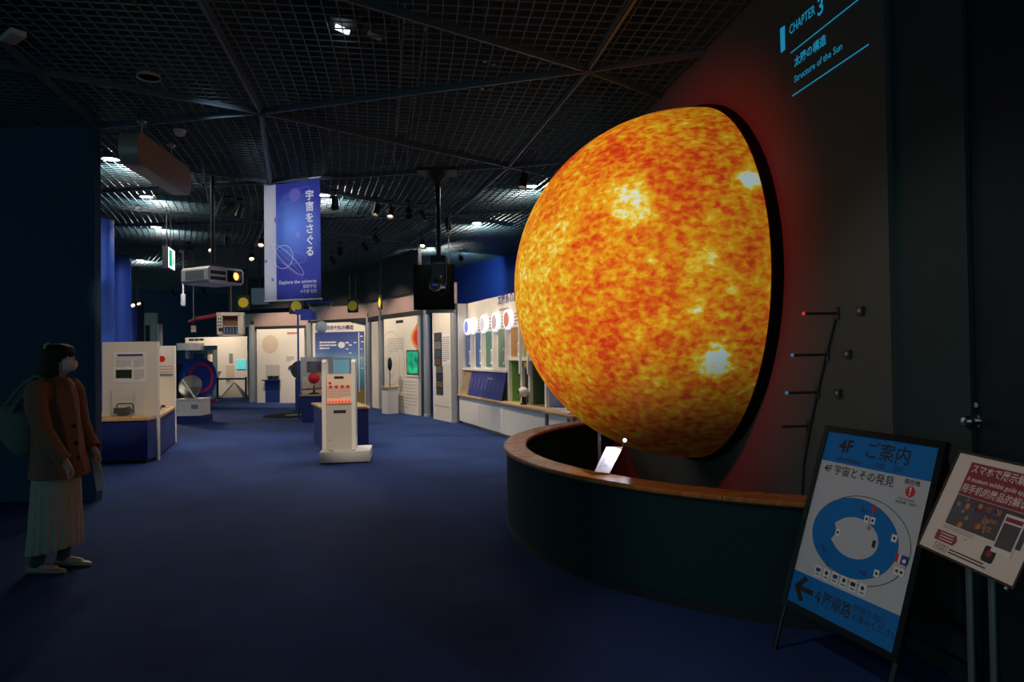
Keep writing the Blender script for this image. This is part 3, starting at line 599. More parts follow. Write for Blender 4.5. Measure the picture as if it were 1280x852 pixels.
# ================================================================= THE PERSON (faces +x, looks slightly up)
mat('skin', (.44, .26, .20), .55); mat('coat', (.20, .085, .055), .85, noise=.25, nscale=25, bump=.2); mat('hair', (.010, .007, .007), .65, spec=.25); mat('skirt', (.34, .28, .235), .8, noise=.15, nscale=12)
mat('mask', (.62, .52, .52), .8); mat('bag', (.11, .115, .11), .85, noise=.3, nscale=18, bump=.3); mat('sock', (.04, .04, .045), .9); mat('shoe', (.26, .20, .14), .4); mat('clip', (.3, .4, .25), .4)
per = thing('person', 'person in a brown coat and long pleated skirt wearing a face mask', 'person', (-3.26, 4.85, 0))
def body():
    J = {'pel': (0, 0, .86, .115, .13), 'waist': (.005, 0, 1.0, .10, .12), 'chest': (.0, 0, 1.19, .11, .145), 'neck0': (.01, 0, 1.345, .055, .06), 'neck1': (.035, 0, 1.39, .045, .045), 'head0': (.065, 0, 1.425, .070, .066), 'head1': (.055, 0, 1.49, .092, .080), 'head2': (.04, 0, 1.545, .070, .062)}
    v, rad, e, idx = [], [], [], {}
    def add(n, p, r):
        idx[n] = len(v); v.append(p[:3]); rad.append(r)
    for n, q in J.items(): add(n, q, q[3:])
    for a, b in [('pel', 'waist'), ('waist', 'chest'), ('chest', 'neck0'), ('neck0', 'neck1'), ('neck1', 'head0'), ('head0', 'head1'), ('head1', 'head2')]: e.append((idx[a], idx[b]))
    for s, sd in ((-1, 'n'), (1, 'f')):
        sh = {-1: [(0, -.165, 1.30, .058), (.03, -.20, 1.16, .046), (.07, -.20, 1.0, .042), (.15, -.195, .88, .033), (.20, -.185, .79, .026), (.217, -.18, .755, .028), (.228, -.178, .725, .022)],
              1: [(0, .165, 1.30, .058), (.03, .20, 1.16, .046), (.06, .20, 1.01, .042), (.12, .19, .90, .033), (.17, .18, .82, .026), (.187, .175, .79, .028), (.198, .172, .765, .022)]}[s]
        prev = idx['chest']
        for k, q in enumerate(sh):
            add(f'a{sd}{k}', q, (q[3], q[3])); e.append((prev, idx[f'a{sd}{k}'])); prev = idx[f'a{sd}{k}']
        wr = Vector(sh[4][:3]); pm = Vector(sh[5][:3]); dirv = (Vector(sh[6][:3]) - pm).normalized()
        for f_, (oy, ln) in enumerate([(-.027, .052), (-.009, .062), (.009, .058), (.026, .046)]):
            pp_ = idx[f'a{sd}6']
            for j, tt in enumerate((.25, .6, 1.0)):
                q = Vector(sh[6][:3]) + dirv * ln * tt + Vector((-.012 * tt * tt, oy * .9, 0)); add(f'f{sd}{f_}{j}', tuple(q), (.0085, .0085)); e.append((pp_, idx[f'f{sd}{f_}{j}'])); pp_ = idx[f'f{sd}{f_}{j}']
        pp_ = idx[f'a{sd}5']
        for j, q in enumerate([pm + Vector((.028, -s * .0, -.012)), pm + Vector((.036, 0, -.04)), pm + Vector((.034, 0, -.06))]):
            add(f't{sd}{j}', tuple(q), (.0095, .0095)); e.append((pp_, idx[f't{sd}{j}'])); pp_ = idx[f't{sd}{j}']
        fx = -.03 if s < 0 else .05
        lg = [(0, s * .085, .80, .085), (.0, s * .085, .48, .058), (fx - .015, s * .08, .28, .052), (fx - .03, s * .08, .085, .036), (fx - .045, s * .08, .045, .034), (fx + .05, s * .08, .035, .032), (fx + .11, s * .08, .028, .026)]
        prev = idx['pel']
        for k, q in enumerate(lg):
            add(f'l{sd}{k}', q, (q[3], q[3])); e.append((prev, idx[f'l{sd}{k}'])); prev = idx[f'l{sd}{k}']
    me = bpy.data.meshes.new('body'); me.from_pydata(v, e, []); o = bpy.data.objects.new('body', me); COL.objects.link(o)
    sk = o.modifiers.new('skin', 'SKIN'); sk.use_smooth_shade = True; sb = o.modifiers.new('sub', 'SUBSURF'); sb.levels = sb.render_levels = 2
    for i, r in enumerate(rad): me.skin_vertices[0].data[i].radius = r
    for i in range(len(v)): me.skin_vertices[0].data[i].use_root = (i == 0)
    me.materials.append(MATS['skin'])
    bpy.context.view_layer.update(); dg = bpy.context.evaluated_depsgraph_get(); m2 = bpy.data.meshes.new_from_object(o.evaluated_get(dg)); bpy.data.objects.remove(o)
    m2.name = 'body'; o = bpy.data.objects.new('body', m2); COL.objects.link(o); o.parent = per; return o
body()
def ering(x, y, z, rx, ry, n=32, mod=None, tilt=0.0):
    out = []
    for k in range(n):
        a = 2 * pi * k / n; m_ = mod(a) if mod else 1.0; out.append((x + rx * m_ * cos(a), y + ry * m_ * sin(a), z + tilt * cos(a)))
    return out
def fold(z): return lambda a: 1 + .02 * sin(5 * a + z * 20) + .012 * sin(9 * a - z * 31)
ct = MB().loft([ering(*q[:5], mod=fold(q[2]), tilt=q[5]) for q in [(.05, 0, .665, .165, .215, -.0), (.05, 0, .67, .170, .222, -.0), (.04, 0, .78, .155, .205, 0), (.028, 0, .92, .142, .188, 0), (.015, 0, 1.06, .134, .185, 0), (.0, 0, 1.18, .128, .195, 0), (-.005, 0, 1.27, .125, .195, -.01), (.0, 0, 1.325, .105, .165, -.02), (.005, 0, 1.355, .078, .10, -.02), (.01, 0, 1.385, .065, .072, -.02), (.012, 0, 1.392, .055, .06, -.02)]], False, False)
coat = ct.build('coat', 'coat', per, True)
for s, path in ((-1, [(0, -.15, 1.31, .07), (.01, -.19, 1.25, .075), (.03, -.21, 1.14, .068), (.07, -.212, 1.0, .060), (.146, -.205, .885, .053), (.188, -.195, .815, .048), (.196, -.192, .80, .049)]), (1, [(0, .15, 1.31, .07), (.02, .19, 1.25, .075), (.03, .21, 1.15, .068), (.06, .21, 1.01, .060), (.117, .20, .905, .053), (.158, .19, .84, .048), (.165, .188, .83, .049)])):
    MB().tube([q[:3] for q in path], [q[3] for q in path], 16).build('sleeve', 'coat', coat, True)
    cu_ = path[-2]; MB().tube([path[-2][:3], path[-1][:3]], .058, 16).build('cuff', 'coat', coat, True)
# open front edge and collar
MB().add([(.14, -.10, 1.36), (.17, -.055, 1.24), (.20, -.05, 1.05), (.215, -.06, .85), (.275, -.075, .70), (.235, -.10, .665), (.185, -.12, .80), (.165, -.13, 1.0), (.12, -.15, 1.2), (.08, -.10, 1.36)] + [(.13, -.085, 1.36), (.16, -.04, 1.24), (.19, -.035, 1.05), (.205, -.045, .85), (.265, -.06, .70), (.225, -.085, .665), (.175, -.105, .80), (.155, -.115, 1.0), (.11, -.135, 1.2), (.07, -.085, 1.36)],
         [tuple(range(10)), tuple(range(19, 9, -1))] + [(i, 10 + i, 10 + (i + 1) % 10, (i + 1) % 10) for i in range(10)]).build('front_flap', 'coat', coat, True)
MB().loft([ering(.01, 0, 1.33, .125, .125, tilt=-.03), ering(.012, 0, 1.365, .095, .10, tilt=-.03), ering(.014, 0, 1.385, .075, .08, tilt=-.03), ering(.014, 0, 1.37, .068, .072, tilt=-.03)], False, False).build('collar', 'coat', coat, True)
for z in (1.02, .90, .80): MB().ball((.205 + (.95 - z) * .12, -.075, z), .014, 6, (1, .6, 1)).build('button', 'hair', coat, True)
pl = lambda ph, z: (lambda a: 1 + .05 * cos(20 * a + ph) * (1 - z / .9) + .01)
NS = 120
sk_ = MB().loft([ering(q[0], 0, q[1], q[2], q[3], NS, pl(0, q[1]), q[4]) for q in [(.02, .80, .125, .15, 0), (.02, .70, .135, .155, 0), (.018, .55, .144, .16, .0), (.016, .40, .151, .165, .01), (.014, .26, .157, .17, .02), (.008, .155, .165, .175, .03), (.008, .150, .16, .17, .03)]], False, False)
sk_.build('skirt', 'skirt', per, True)
# shoes, socks
for s, fx in ((-1, -.03), (1, .05)):
    sh = MB(); y = s * .08
    sh.loft([ering(fx - .10, y, .03, .004, .01, 12), ering(fx - .09, y, .03, .006, .03, 12)], True, False)
    rings = []
    for (x, w_, h) in [(-.105, .012, .03), (-.09, .032, .062), (-.05, .036, .068), (0, .036, .055), (.05, .042, .046), (.10, .044, .040), (.14, .034, .032), (.165, .014, .022)]:
        rings.append([(fx + x, y + w_ * cos(2 * pi * k / 14), max(.0, h * .5 + h * .5 * sin(2 * pi * k / 14))) for k in range(14)])
    sho = MB().loft(rings).build('shoe', 'shoe', per, True)
    MB().tube([(fx + .02, y - .036, .035), (fx + .02, y - .02, .062), (fx + .02, y, .068), (fx + .02, y + .02, .062), (fx + .02, y + .036, .035)], .006, 6).build('strap', 'shoe', sho, True)
    MB().ball((fx + .02, y - .037, .045), .006, 5).build('buckle', 'chrome', sho, True)
    MB().tube([(fx - .04, y, .05), (fx - .03, y, .10), (fx - .02, y, .2), (fx - .015, y, .26)], [.043, .043, .05, .055], 14).build('sock', 'sock', per, True)
# hair: shoulder-length, a shell round the head that leaves the face free
hr = MB(); rings = []
for (z, cx, rx, ry, cut) in [(1.600, .035, .02, .02, 0), (1.592, .036, .06, .055, 0), (1.570, .038, .095, .086, 0), (1.535, .036, .112, .098, .06), (1.505, .030, .114, .102, .20), (1.475, .024, .115, .104, .34), (1.43, .012, .115, .106, .45), (1.385, .0, .112, .11, .42), (1.345, -.010, .104, .112, .38), (1.312, -.018, .090, .105, .35), (1.295, -.022, .07, .09, .3)]:
    rr = []
    for k in range(40):
        a = 2 * pi * k / 40; c = cos(a); f_ = 1 - cut * max(0, c) ** 2.2 if c > 0 else 1
        rr.append((cx + rx * c * f_, ry * sin(a) * (1 + .02 * sin(7 * a)), z + (.008 * cos(12 * a) if z < 1.32 else 0)))
    rings.append(rr)
hr.loft(rings, True, True).build('hair', 'hair', per, True)
MB().loft([ering(.112, 0, 1.482, .032, .058, 20), ering(.118, 0, 1.462, .042, .062, 20), ering(.117, 0, 1.432, .044, .058, 20), ering(.105, 0, 1.405, .034, .046, 20), ering(.09, 0, 1.396, .012, .03, 20)]).build('face_mask', 'mask', per, True)
MB().lathe([(.0, .0), (.012, .004), (.010, .014), (.0, .016)], (.138, 0, 1.474), 'x', 12).build('nose_bridge', 'skin', per, True)
for s in (-1, 1):
    MB().ball((.128, s * .033, 1.497), .0115, 6, (.5, 1, .7)).build('eye', 'white_ink', per, True); MB().ball((.1335, s * .033, 1.497), .006, 5, (.5, 1, 1)).build('pupil', 'hair', per, True)
    MB().tube([(.12, s * .06, 1.455), (.06, s * .088, 1.46)], .002, 5).build('mask_loop', 'mask', per, True)
MB().tube([(.0, -.085, 1.56), (-.01, -.075, 1.585), (-.005, -.04, 1.60)], .010, 6).build('hair_clip', 'clip', per, True)
# bag on her back shoulder, leaflet in the far hand
bag = thing('shoulder_bag', 'dark grey slouchy shoulder bag hanging behind the person in the coat', 'bag', (-3.26, 4.85, 0))
rings = []
for (x, z, rx, ry, rz) in [(-.33, 1.10, .0, .03, .02), (-.31, 1.09, .0, .06, .07), (-.24, 1.05, .0, .09, .135), (-.16, 1.00, .0, .095, .165), (-.10, .975, 0, .09, .165), (-.06, .965, 0, .06, .14), (-.045, .96, 0, .02, .08)]:
    rings.append([(x + .25 * rz * sin(2 * pi * k / 24) * .6, -.11 + ry * cos(2 * pi * k / 24), z + rz * sin(2 * pi * k / 24) * (1 + .05 * sin(3 * 2 * pi * k / 24 + x * 30))) for k in range(24)])
MB().loft(rings).build('bag_body', 'bag', bag, True)
for dy in (-.035, .035): MB().tube([(-.24, -.11 + dy, 1.17), (-.17, -.115 + dy, 1.25), (-.09, -.13 + dy * .5, 1.335), (-.02, -.14 + dy * .4, 1.372), (.03, -.15 + dy * .4, 1.36), (-.02, -.20 + dy * .3, 1.30), (-.12, -.19 + dy * .5, 1.18), (-.16, -.17 + dy * .5, 1.12)], .011, 8).build('bag_strap', 'bag', bag, True)
lf = thing('leaflet', 'pale leaflet held low in front of the skirt of the person', 'leaflet', (-3.26, 4.85, 0))
MB().add([(.17, .155, .76), (.235, .145, .73), (.285, .135, .54), (.215, .145, .52)] + [(.172, .161, .76), (.237, .151, .73), (.287, .141, .54), (.217, .151, .52)], [(0, 1, 2, 3), (7, 6, 5, 4), (0, 4, 5, 1), (1, 5, 6, 2), (2, 6, 7, 3), (3, 7, 4, 0)]).build('leaflet_sheet', 'mask', lf)

# ================================================================= LEFT DISPLAY BOOTH
BO = gz(126, 581)
# plan of the counter, following the floor marks
pA, pB = gz(118, 581.5), gz(184, 579); pC = gz(196.6, 574.7); pD = gz(219, 553); Yp = pC.y
bth = thing('display_counter', 'blue display counter with wooden top in front of the navy wall edge', 'display counter', (pB.x, pB.y, 0))
o = Vector((pB.x, pB.y, 0)); CT = .64
def L2(P): return (P.x - o.x, P.y - o.y)
far_l = Vector((pD.x - 1.1, pD.y, 0)); pD_ = pD - Vector((0, .03, 0)); far_l.y -= .03; poly = [L2(pA), L2(pB), L2(pC), L2(pD_), L2(far_l), (L2(pA)[0] - .25, L2(pC)[1])]
MB().prism([(x * .985, y + .012) for x, y in poly], 0.05, CT - .035).build('body', 'cabinet_blue', bth); MB().prism([(x * .95 - .03, y + .03) for x, y in poly], 0, .05).build('plinth', 'black', bth)
MB().prism([(L2(pA)[0] - .02, L2(pA)[1] - .03), (L2(pB)[0] + .03, L2(pB)[1] - .03), (L2(pC)[0] + .0, L2(pC)[1] - .02), (L2(pC)[0] + .03, L2(pC)[1] + .06), (L2(pD_)[0] + .04, L2(pD_)[1]), L2(far_l), (L2(pA)[0] - .25, L2(pC)[1])], CT - .035, CT).build('counter_top', 'ply', bth)
def panel_board(name, label, x0, x1, Y, z0, z1, th=.04, m='white_board', ytop=None):
    t = thing(name, label, 'display panel', (x0, Y, 0)); MB().box(0, x1 - x0, 0, th, z0, z1).build('board', m, t); return t
xL = gy(128, 470, Yp).x; zt = gy(160, 427, Yp).z
p1 = panel_board('information_board', 'white panel with a framed info sheet above the glass-cased black model', xL, pC.x, Yp, CT + .001, zt)
box('edge_post', 'white_board', p1, pC.x - xL, pC.x - xL + .018, -.01, .05, 0, zt)
def sheet(par, F, x0, y0, x1, y1, m='paper', w=-.004, name='info_sheet', base=0.0):
    (a_, b_), (c_, d_) = F.px(x0, y0), F.px(x1, y1); return MB().box(a_, c_, w, base, d_, b_).build(name, m, par), a_, c_, d_, b_
FP1 = Frame((xL, Yp), (pC.x, Yp))
sh_, a_, c_, d_, b_ = sheet(p1, FP1, 142, 440, 183, 477.5)
wS, hS = c_ - a_, b_ - d_
MB().box(a_ + wS * .12, c_ - wS * .1, -.0055, -.004, d_ + hS * .86, d_ + hS * .93).build('headline', 'blue_ink', sh_)
MB().box(a_ + wS * .04, c_ - wS * .04, -.0055, -.004, d_ + hS * .80, d_ + hS * .815).build('rule', 'grey_ink', sh_)
mat('photo_green', (.02, .035, .02), .4, noise=.8, nscale=30)
MB().box(a_ + wS * .07, a_ + wS * .56, -.0055, -.004, d_ + hS * .14, d_ + hS * .42).build('photo', 'photo_green', sh_)
lines(sh_, 'grey_ink', a_ + wS * .07, a_ + wS * .55, d_ + hS * .5, d_ + hS * .76, -.004, 6, seed=2); lines(sh_, 'grey_ink', a_ + wS * .62, c_ - wS * .06, d_ + hS * .5, d_ + hS * .76, -.004, 6, seed=3); lines(sh_, 'grey_ink', a_ + wS * .62, c_ - wS * .06, d_ + hS * .1, d_ + hS * .42, -.004, 7, seed=4)
zt2 = gy(205, 432, pD.y).z
xL2 = pD.x - 1.0
p2 = panel_board('information_board', 'white end panel with a round red emblem at the far side of the counter', xL2, pD.x, pD.y, 0.0, zt2, .05)
FP2 = Frame((xL2, pD.y), (pD.x, pD.y)); uc, zc = FP2.px(202.5, 448.5)
MB().plate(circ(uc, zc, .055, 24), -.004, 0).build('red_emblem', 'red', p2); lines(p2, 'pink_ink', FP2.px(199, 452)[0], FP2.px(216, 452)[0], FP2.px(200, 470)[1], FP2.px(200, 456)[1], -.001, 4, .2, seed=5)
MB().box(FP2.px(199, 468)[0], FP2.px(216, 468)[0], -.003, 0, FP2.px(199, 470)[1], FP2.px(199, 467)[1]).build('colour_strip', 'grey_ink', p2)
# glass case and black model on the front counter
yc = (pB.y + Yp) / 2 - .02
x0, x1 = gy(133, 515, yc).x, gy(174, 515, yc).x; zc1 = gy(150, 487, yc).z
gc = thing('glass_case', 'clear acrylic case over the black model on the blue counter', 'case', (x0, yc, CT))
cs = MB(); Wc = x1 - x0; Dc = .12; Hc = zc1 - CT
for q in [(0, Wc, -Dc, -Dc + .006, 0, Hc), (0, Wc, Dc - .006, Dc, 0, Hc), (0, .006, -Dc + .006, Dc - .006, 0, Hc), (Wc - .006, Wc, -Dc + .006, Dc - .006, 0, Hc), (.006, Wc - .006, -Dc + .006, Dc - .006, Hc - .006, Hc)]: cs.box(*q)
cs.build('acrylic_cover', 'acrylic', gc)
md = thing('rover_model', 'small black machine model with a hoop handle inside the clear case', 'model', (x0 + Wc * .52, yc, CT))
s_ = Wc / .45
MB().box(-.17 * s_, .17 * s_, -.09, .09, 0, .018).build('model_base', 'ply', md)
rnd = random.Random(5); rk = MB()
for k in range(9): rk.obox((rnd.uniform(-.10, .11) * s_, rnd.uniform(-.05, .05), .045 + rnd.uniform(0, .05)), rnd.uniform(.05, .11), rnd.uniform(.05, .09), rnd.uniform(.04, .08), Matrix.Rotation(rnd.uniform(-.6, .6), 3, 'Y'))
rk.build('model_body', 'black', md)
MB().tube([(-.09 * s_, 0, .06), (-.09 * s_, 0, .17), (-.07 * s_, 0, .19), (.12 * s_, 0, .19), (.135 * s_, 0, .17), (.135 * s_, 0, .05)], .009, 8).build('handle', 'black_gloss', md, True)
# small dishes on the rear counter
for i, (px, py) in enumerate([(198.5, 513), (204, 510)]):
    P = gz(px, py, CT); t = thing('specimen_tray', ['nearer small dark specimen tray on the counter below the red emblem', 'farther small dark specimen tray on the counter below the red emblem'][i], 'tray', (P.x, P.y, CT), 0, 'specimen trays')
    MB().box(-.05, .05, -.09, .09, 0, .012).build('tray', 'grey_plastic', t); MB().ball((0, .0, .035), .03, 8, (1.2, 1.4, .8)).build('specimen', 'black', t, True)

# ================================================================= DISH PLINTH, BLUE TUBE
P = gz(236, 529); Yd = P.y; DT = gy(236, 498.5, Yd).z; DB = gy(236, 519.5, Yd).z
xw = (gy(251.5, 510, Yd).x - gy(220, 510, Yd).x) / 2; cx_ = (gy(251.5, 510, Yd).x + gy(220, 510, Yd).x) / 2
pln = thing('plinth', 'white plinth on a blue base carrying the round mesh dish', 'plinth', (cx_, Yd + .25, 0))
MB().box(-xw, xw + .02, -.27, .27, 0, DB).build('base', 'cabinet_blue', pln); MB().box(-xw + .02, xw - .02, -.25, .25, DB, DT - .015).build('body', 'white_paint', pln); MB().box(-xw, xw, -.27, .27, DT - .015, DT).build('top', 'white_paint', pln)
MB().box(xw * .2, xw * .75, -.253, -.25, DB + .15, DB + .25).build('label_card', 'grey_ink', pln)
dsh = thing('mesh_dish', 'round silver mesh dish with a slanting white strut on the plinth', 'dish', (cx_ - .03, Yd + .2, DT))
rd = 14 * Yd / FPX; dm = MB(); q = Matrix.Rotation(radians(72), 3, 'X') 
pr = [(rd * t, .16 * rd * t * t * 2) for t in (0.02, .2, .4, .6, .8, .95, 1.0)]
m_ = MB().lathe(pr + [(r, h - .012) for r, h in pr[::-1]], (0, 0, 0), 'z', 32); m_.v = [tuple(q @ Vector(v) + Vector((0, .02, rd))) for v in m_.v]; m_.build('reflector', 'alu', dsh, True)
for k in range(8):
    a = pi * k / 8; v0, v1 = q @ Vector((rd * cos(a), rd * sin(a), .34 * rd)), q @ Vector((rd * .05 * cos(a), rd * .05 * sin(a), .01)); MB().tube([tuple(v0 + Vector((0, .02, rd))), tuple(v1 + Vector((0, .0, rd)))], .005, 5).build('rib', 'grey_plastic', dsh)
rg = MB().lathe([(rd, -.01), (rd + .012, -.01), (rd + .012, .01), (rd, .01)], (0, 0, .32 * rd), 'z', 32, True); rg.v = [tuple(q @ Vector(v) + Vector((0, .02, rd))) for v in rg.v]; rg.build('rim', 'alu', dsh, True)
MB().tube([(-rd * .5, -.16, rd * 1.75), (rd * .55, -.14, rd * .1)], .018, 8).build('feed_strut', 'white_paint', dsh, True); MB().box(-.12, .12, -.08, .10, 0, .03).build('foot', 'alu', dsh)
Yt = 21.5; tc_ = gy(251, 472, Yt); rt_ = 24.5 * Yt / FPX
tb = thing('telescope_tube', 'big blue tube with a red ring round its mirror end', 'telescope', (tc_.x, Yt, 0), radians(66))
tz = tc_.z; mat('tube_blue', (.015, .045, .36), .4); mat('mirror', (.10, .12, .35), .12, .9)
MB().lathe([(rt_ * .74, .0), (rt_, -.02), (rt_ * 1.02, .05), (rt_, .12), (rt_ * .97, 1.3), (rt_ * .8, 1.35), (.01, 1.36)], (0, 0, tz), 'y', 40).build('tube', 'tube_blue', tb, True)
MB().lathe([(rt_ * .66, .0), (rt_ * .76, -.012), (rt_ * .76, .05), (rt_ * .66, .05)], (0, -.012, tz), 'y', 40, True).build('red_ring', 'red', tb, True)
MB().lathe([(.01, .07), (rt_ * .4, .05), (rt_ * .68, .01)], (0, 0, tz), 'y', 40).build('mirror', 'mirror', tb, True)
MB().box(-.35, .35, .2, 1.1, 0, tz - rt_ * .85).build('cradle', 'black', tb); MB().box(-.1, .55, -.05, .25, 0, .10).build('foot', 'maroon', tb)
MB().box(-.75, -.25, .25, .9, tz - .35, tz + .45).build('control_box', 'black', tb)

# ================================================================= COLUMNS AND FASCIA
cols = [('c571', 569.8, 528.5, 4.2, 2.50, 'slim grey steel column at the left end of the white planet cabinet'), ('cB', 534.5, 521, 4.6, 2.52, 'right one of the paired grey steel columns'), ('cA', 526, 518.5, 4.2, 2.52, 'left one of the paired grey steel columns'),
        ('c478', 477.5, 511, 3.7, 2.52, 'grey steel column left of the panel with the green screen'), ('c461', 461.5, 507.5, 3.8, 2.52, 'grey steel column right of the blue atmosphere panel'), ('c387', 387, 503.5, 5.2, 2.45, 'shiny steel column behind the white ball'), ('c315', 315, 502.5, 5.0, 2.45, 'shiny steel column left of the panel with the blue niche')]
CP = {}
for (k, px, py, r, h, lab) in cols:
    P = gz(px, py); rr = r * P.y / FPX; P = P + Vector((0, rr, 0)); CP[k] = P
    t = thing('steel_column', lab, 'column', (P.x, P.y, 0), 0, 'steel columns along the exhibit wall')
    MB().lathe([(rr, 0), (rr, h)], (0, 0, 0), 'z', 24).build('shaft', 'steel', t, True); MB().lathe([(rr * .55, h), (rr * .55, h + .12)], (0, 0, 0), 'z', 12).build('neck', 'black', t, True); MB().lathe([(rr + .012, 0), (rr + .012, .05), (rr + .001, .06)], (0, 0, 0), 'z', 24).build('base_ring', 'steel', t, True)
fp = [CP['c571'] + Vector((.05, -.3, 0)), (CP['cA'] + CP['cB']) / 2, CP['c478'], CP['c461'], CP['c387'], CP['c315'], CP['c315'] + Vector((-1.0, .9, 0))]
fas = thing('fascia', 'curved copper-toned metal fascia above the exhibit panels', 'fascia', (0, 0, 0))
blk = thing('wall_upper', 'black bulkhead between fascia and ceiling', None, (0, 0, 0), kind='structure')
for i in range(len(fp) - 1):
    P, Q = fp[i], fp[i + 1]; d = Q - P; ang = atan2(d.y, d.x); M = Matrix.Rotation(ang, 3, 'Z'); nn = M @ Vector((0, -1, 0)); c = (P + Q) / 2
    hm, hz = (.44, 2.73) if i < 4 else (.42, 2.60)
    MB().obox((c.x, c.y, hz), d.length + .02, .05, hm, M).build('fascia_panel', 'copper', fas)
    MB().obox((c.x - nn.x * .03, c.y - nn.y * .03, hz - hm / 2 - .06), d.length, .05, .12, M).build('soffit', 'black', fas)
    if i >= 1: MB().obox((c.x + nn.x * -.1, c.y + nn.y * -.1, 3.47), d.length + .1, .08, 1.05, M).build('bulkhead', 'black', blk)
tag(fas, kind='structure')
del fas['category']; fas.name = 'trim_2'

# ================================================================= EXHIBIT PANELS ALONG THE CURVED WALL
WASH = []
def wallpanel(name, label, pxl, pyl, pxr, pyr, ztop, back=.0, m='white_board', th=.08, grp=None):
    PL, PR = gz(pxl, pyl), gz(pxr, pyr); F = Frame(PL, PR); t = fthing(name, label, 'exhibit panel', F, grp); MB().box(0, F.len, 0, th, 0, ztop).build('board', m, t); return t, F
def card(t, F, name, m, x0, y0, x1, y1, w=-.006, par=None):
    (a_, b_), (c_, d_) = F.px(x0, y0), F.px(x1, y1); return MB().box(min(a_, c_), max(a_, c_), w, 0 if w > -.03 else w + .006, min(b_, d_), max(b_, d_)).build(name, m, par or t)
mat('atmos', (.05, .09, .35), .5)
def atmos_material():
    m = MATS['atmos']; nt = m.node_tree; b = nt.nodes['Principled BSDF']; tc = nt.nodes.new('ShaderNodeTexCoord'); s = nt.nodes.new('ShaderNodeSeparateXYZ'); r = nt.nodes.new('ShaderNodeValToRGB'); mr = nt.nodes.new('ShaderNodeMapRange')
    mr.inputs['From Min'].default_value = .25; mr.inputs['From Max'].default_value = 2.2; nt.links.new(tc.outputs['Object'], s.inputs[0]); nt.links.new(s.outputs['Z'], mr.inputs['Value']); nt.links.new(mr.outputs[0], r.inputs[0]); nt.links.new(r.outputs[0], b.inputs['Base Color'])
    e = r.color_ramp.elements; e[0].position = 0; e[0].color = (.30, .20, .05, 1); e[1].position = 1; e[1].color = (.035, .04, .22, 1)
    for p, c in [(.10, (.26, .20, .06)), (.13, (.05, .16, .30)), (.35, (.10, .32, .48)), (.55, (.22, .42, .60)), (.68, (.10, .18, .48))]:
        q = e.new(p); q.color = (*c, 1)
atmos_material()
# panel with the blue niche
t, F = wallpanel('exhibit_panel', 'cream exhibit panel with a blue niche and a faint round planet print', 321.5, 503.2, 381, 503.6, 2.29)
WASH.append((F, F.len * .5, 'wash spotlight over the cream panel with the blue niche', 75))
(a_, b_), (c_, d_) = F.px(331.5, 456), F.px(350, 502)
MB().box(a_, c_, -.012, 0, .02, F.px(331, 475.5)[1]).build('niche_front', 'cabinet_blue', t); MB().box(a_ - .02, c_ + .03, -.16, 0, F.px(331, 475.5)[1], F.px(331, 475.5)[1] + .03).build('niche_shelf', 'cabinet_blue', t); MB().box(a_ + .02, c_, -.005, 0, F.px(331, 475)[1] + .03, b_).build('niche_back', 'grey_board', t)
mat('cream_dim', (.60, .50, .41), .6); zz = F.px(331, 475.5)[1] + .03
for k in (.45, .85): MB().box(a_ + (c_ - a_) * k - .06, a_ + (c_ - a_) * k + .06, -.13, -.02, zz, zz + .12).build('viewer_box', 'black', t)
uu, zc = F.px(337.5, 430); MB().plate(circ(uu, zc, 11.3 * 21.6 / FPX, 32), -.006, 0).build('planet_print', 'cream_dim', t)
lines(t, 'pink_ink', F.px(359, 414)[0], F.px(380, 414)[0], F.px(360, 418)[1], F.px(360, 414.5)[1], -.004, 1, .7, 'headline', 3); lines(t, 'grey_ink', F.px(358, 446)[0], F.px(368, 446)[0], F.px(360, 452)[1], F.px(360, 445)[1], -.004, 3, seed=8)
uu, zc = F.px(365, 461.5); MB().plate([(uu + .12 * cos(pi * k / 14), zc + .13 * sin(pi * k / 14)) for k in range(15)], -.03, 0).build('fan_window', 'blue_ink', t)
# atmosphere panel
t, F = wallpanel('exhibit_panel', 'blue atmosphere exhibit panel with a white heading strip', 391.5, 505.5, 457.5, 506.5, 2.41)
WASH.append((F, F.len * .5, 'wash spotlight over the blue atmosphere panel', 50))
card(t, F, 'atmosphere_print', 'atmos', 394, 415.5, 456, 504)
uu, zz = F.px(424.5, 409.5); text('headline', '地球大気の構造', .135, 'blue_ink', t, uu, -.008, zz, 'CENTER', .012)
lines(t, 'white_ink', F.px(399.5, 427)[0], F.px(421, 427)[0], F.px(400, 437)[1], F.px(400, 426)[1], -.0075, 3, .5, seed=9)
for k, (x, y, s) in enumerate([(427, 431, .12), (434, 428, .07), (438, 431, .06), (444, 428, .05), (434, 436, .05), (438, 441, .05), (452, 420, .05), (453, 427, .05), (452, 436, .04), (452, 447, .04), (453, 460, .04)]):
    uu, zz = F.px(x, y); MB().plate(circ(uu, zz, s, 10, s * (.8 if k == 0 else .35)), -.009, -.006).build('cloud_mark', 'white_ink', t)
uu, _ = F.px(449, 450); MB().box(uu - .012, uu + .012, -.009, -.006, .4, 2.1).build('altitude_scale', 'white_ink', t)
uu, zz = F.px(432, 461); MB().plate([(uu - .25, zz - .2), (uu + .1, zz - .15), (uu + .2, zz + .1), (uu - .05, zz + .25), (uu - .3, zz + .1)], -.009, -.006).build('cloud_print', 'grey_board', t)
# narrow white panel
t, F = wallpanel('exhibit_panel', 'narrow blank white panel between two steel columns', 465.8, 509, 473.5, 510.5, 2.36)
WASH.append((F, F.len * .5, 'wash spotlight over the narrow blank panel', 30))
box('panel_frame', 'grey_board', t, -.02, 0, -.01, .08, 0, 2.36)
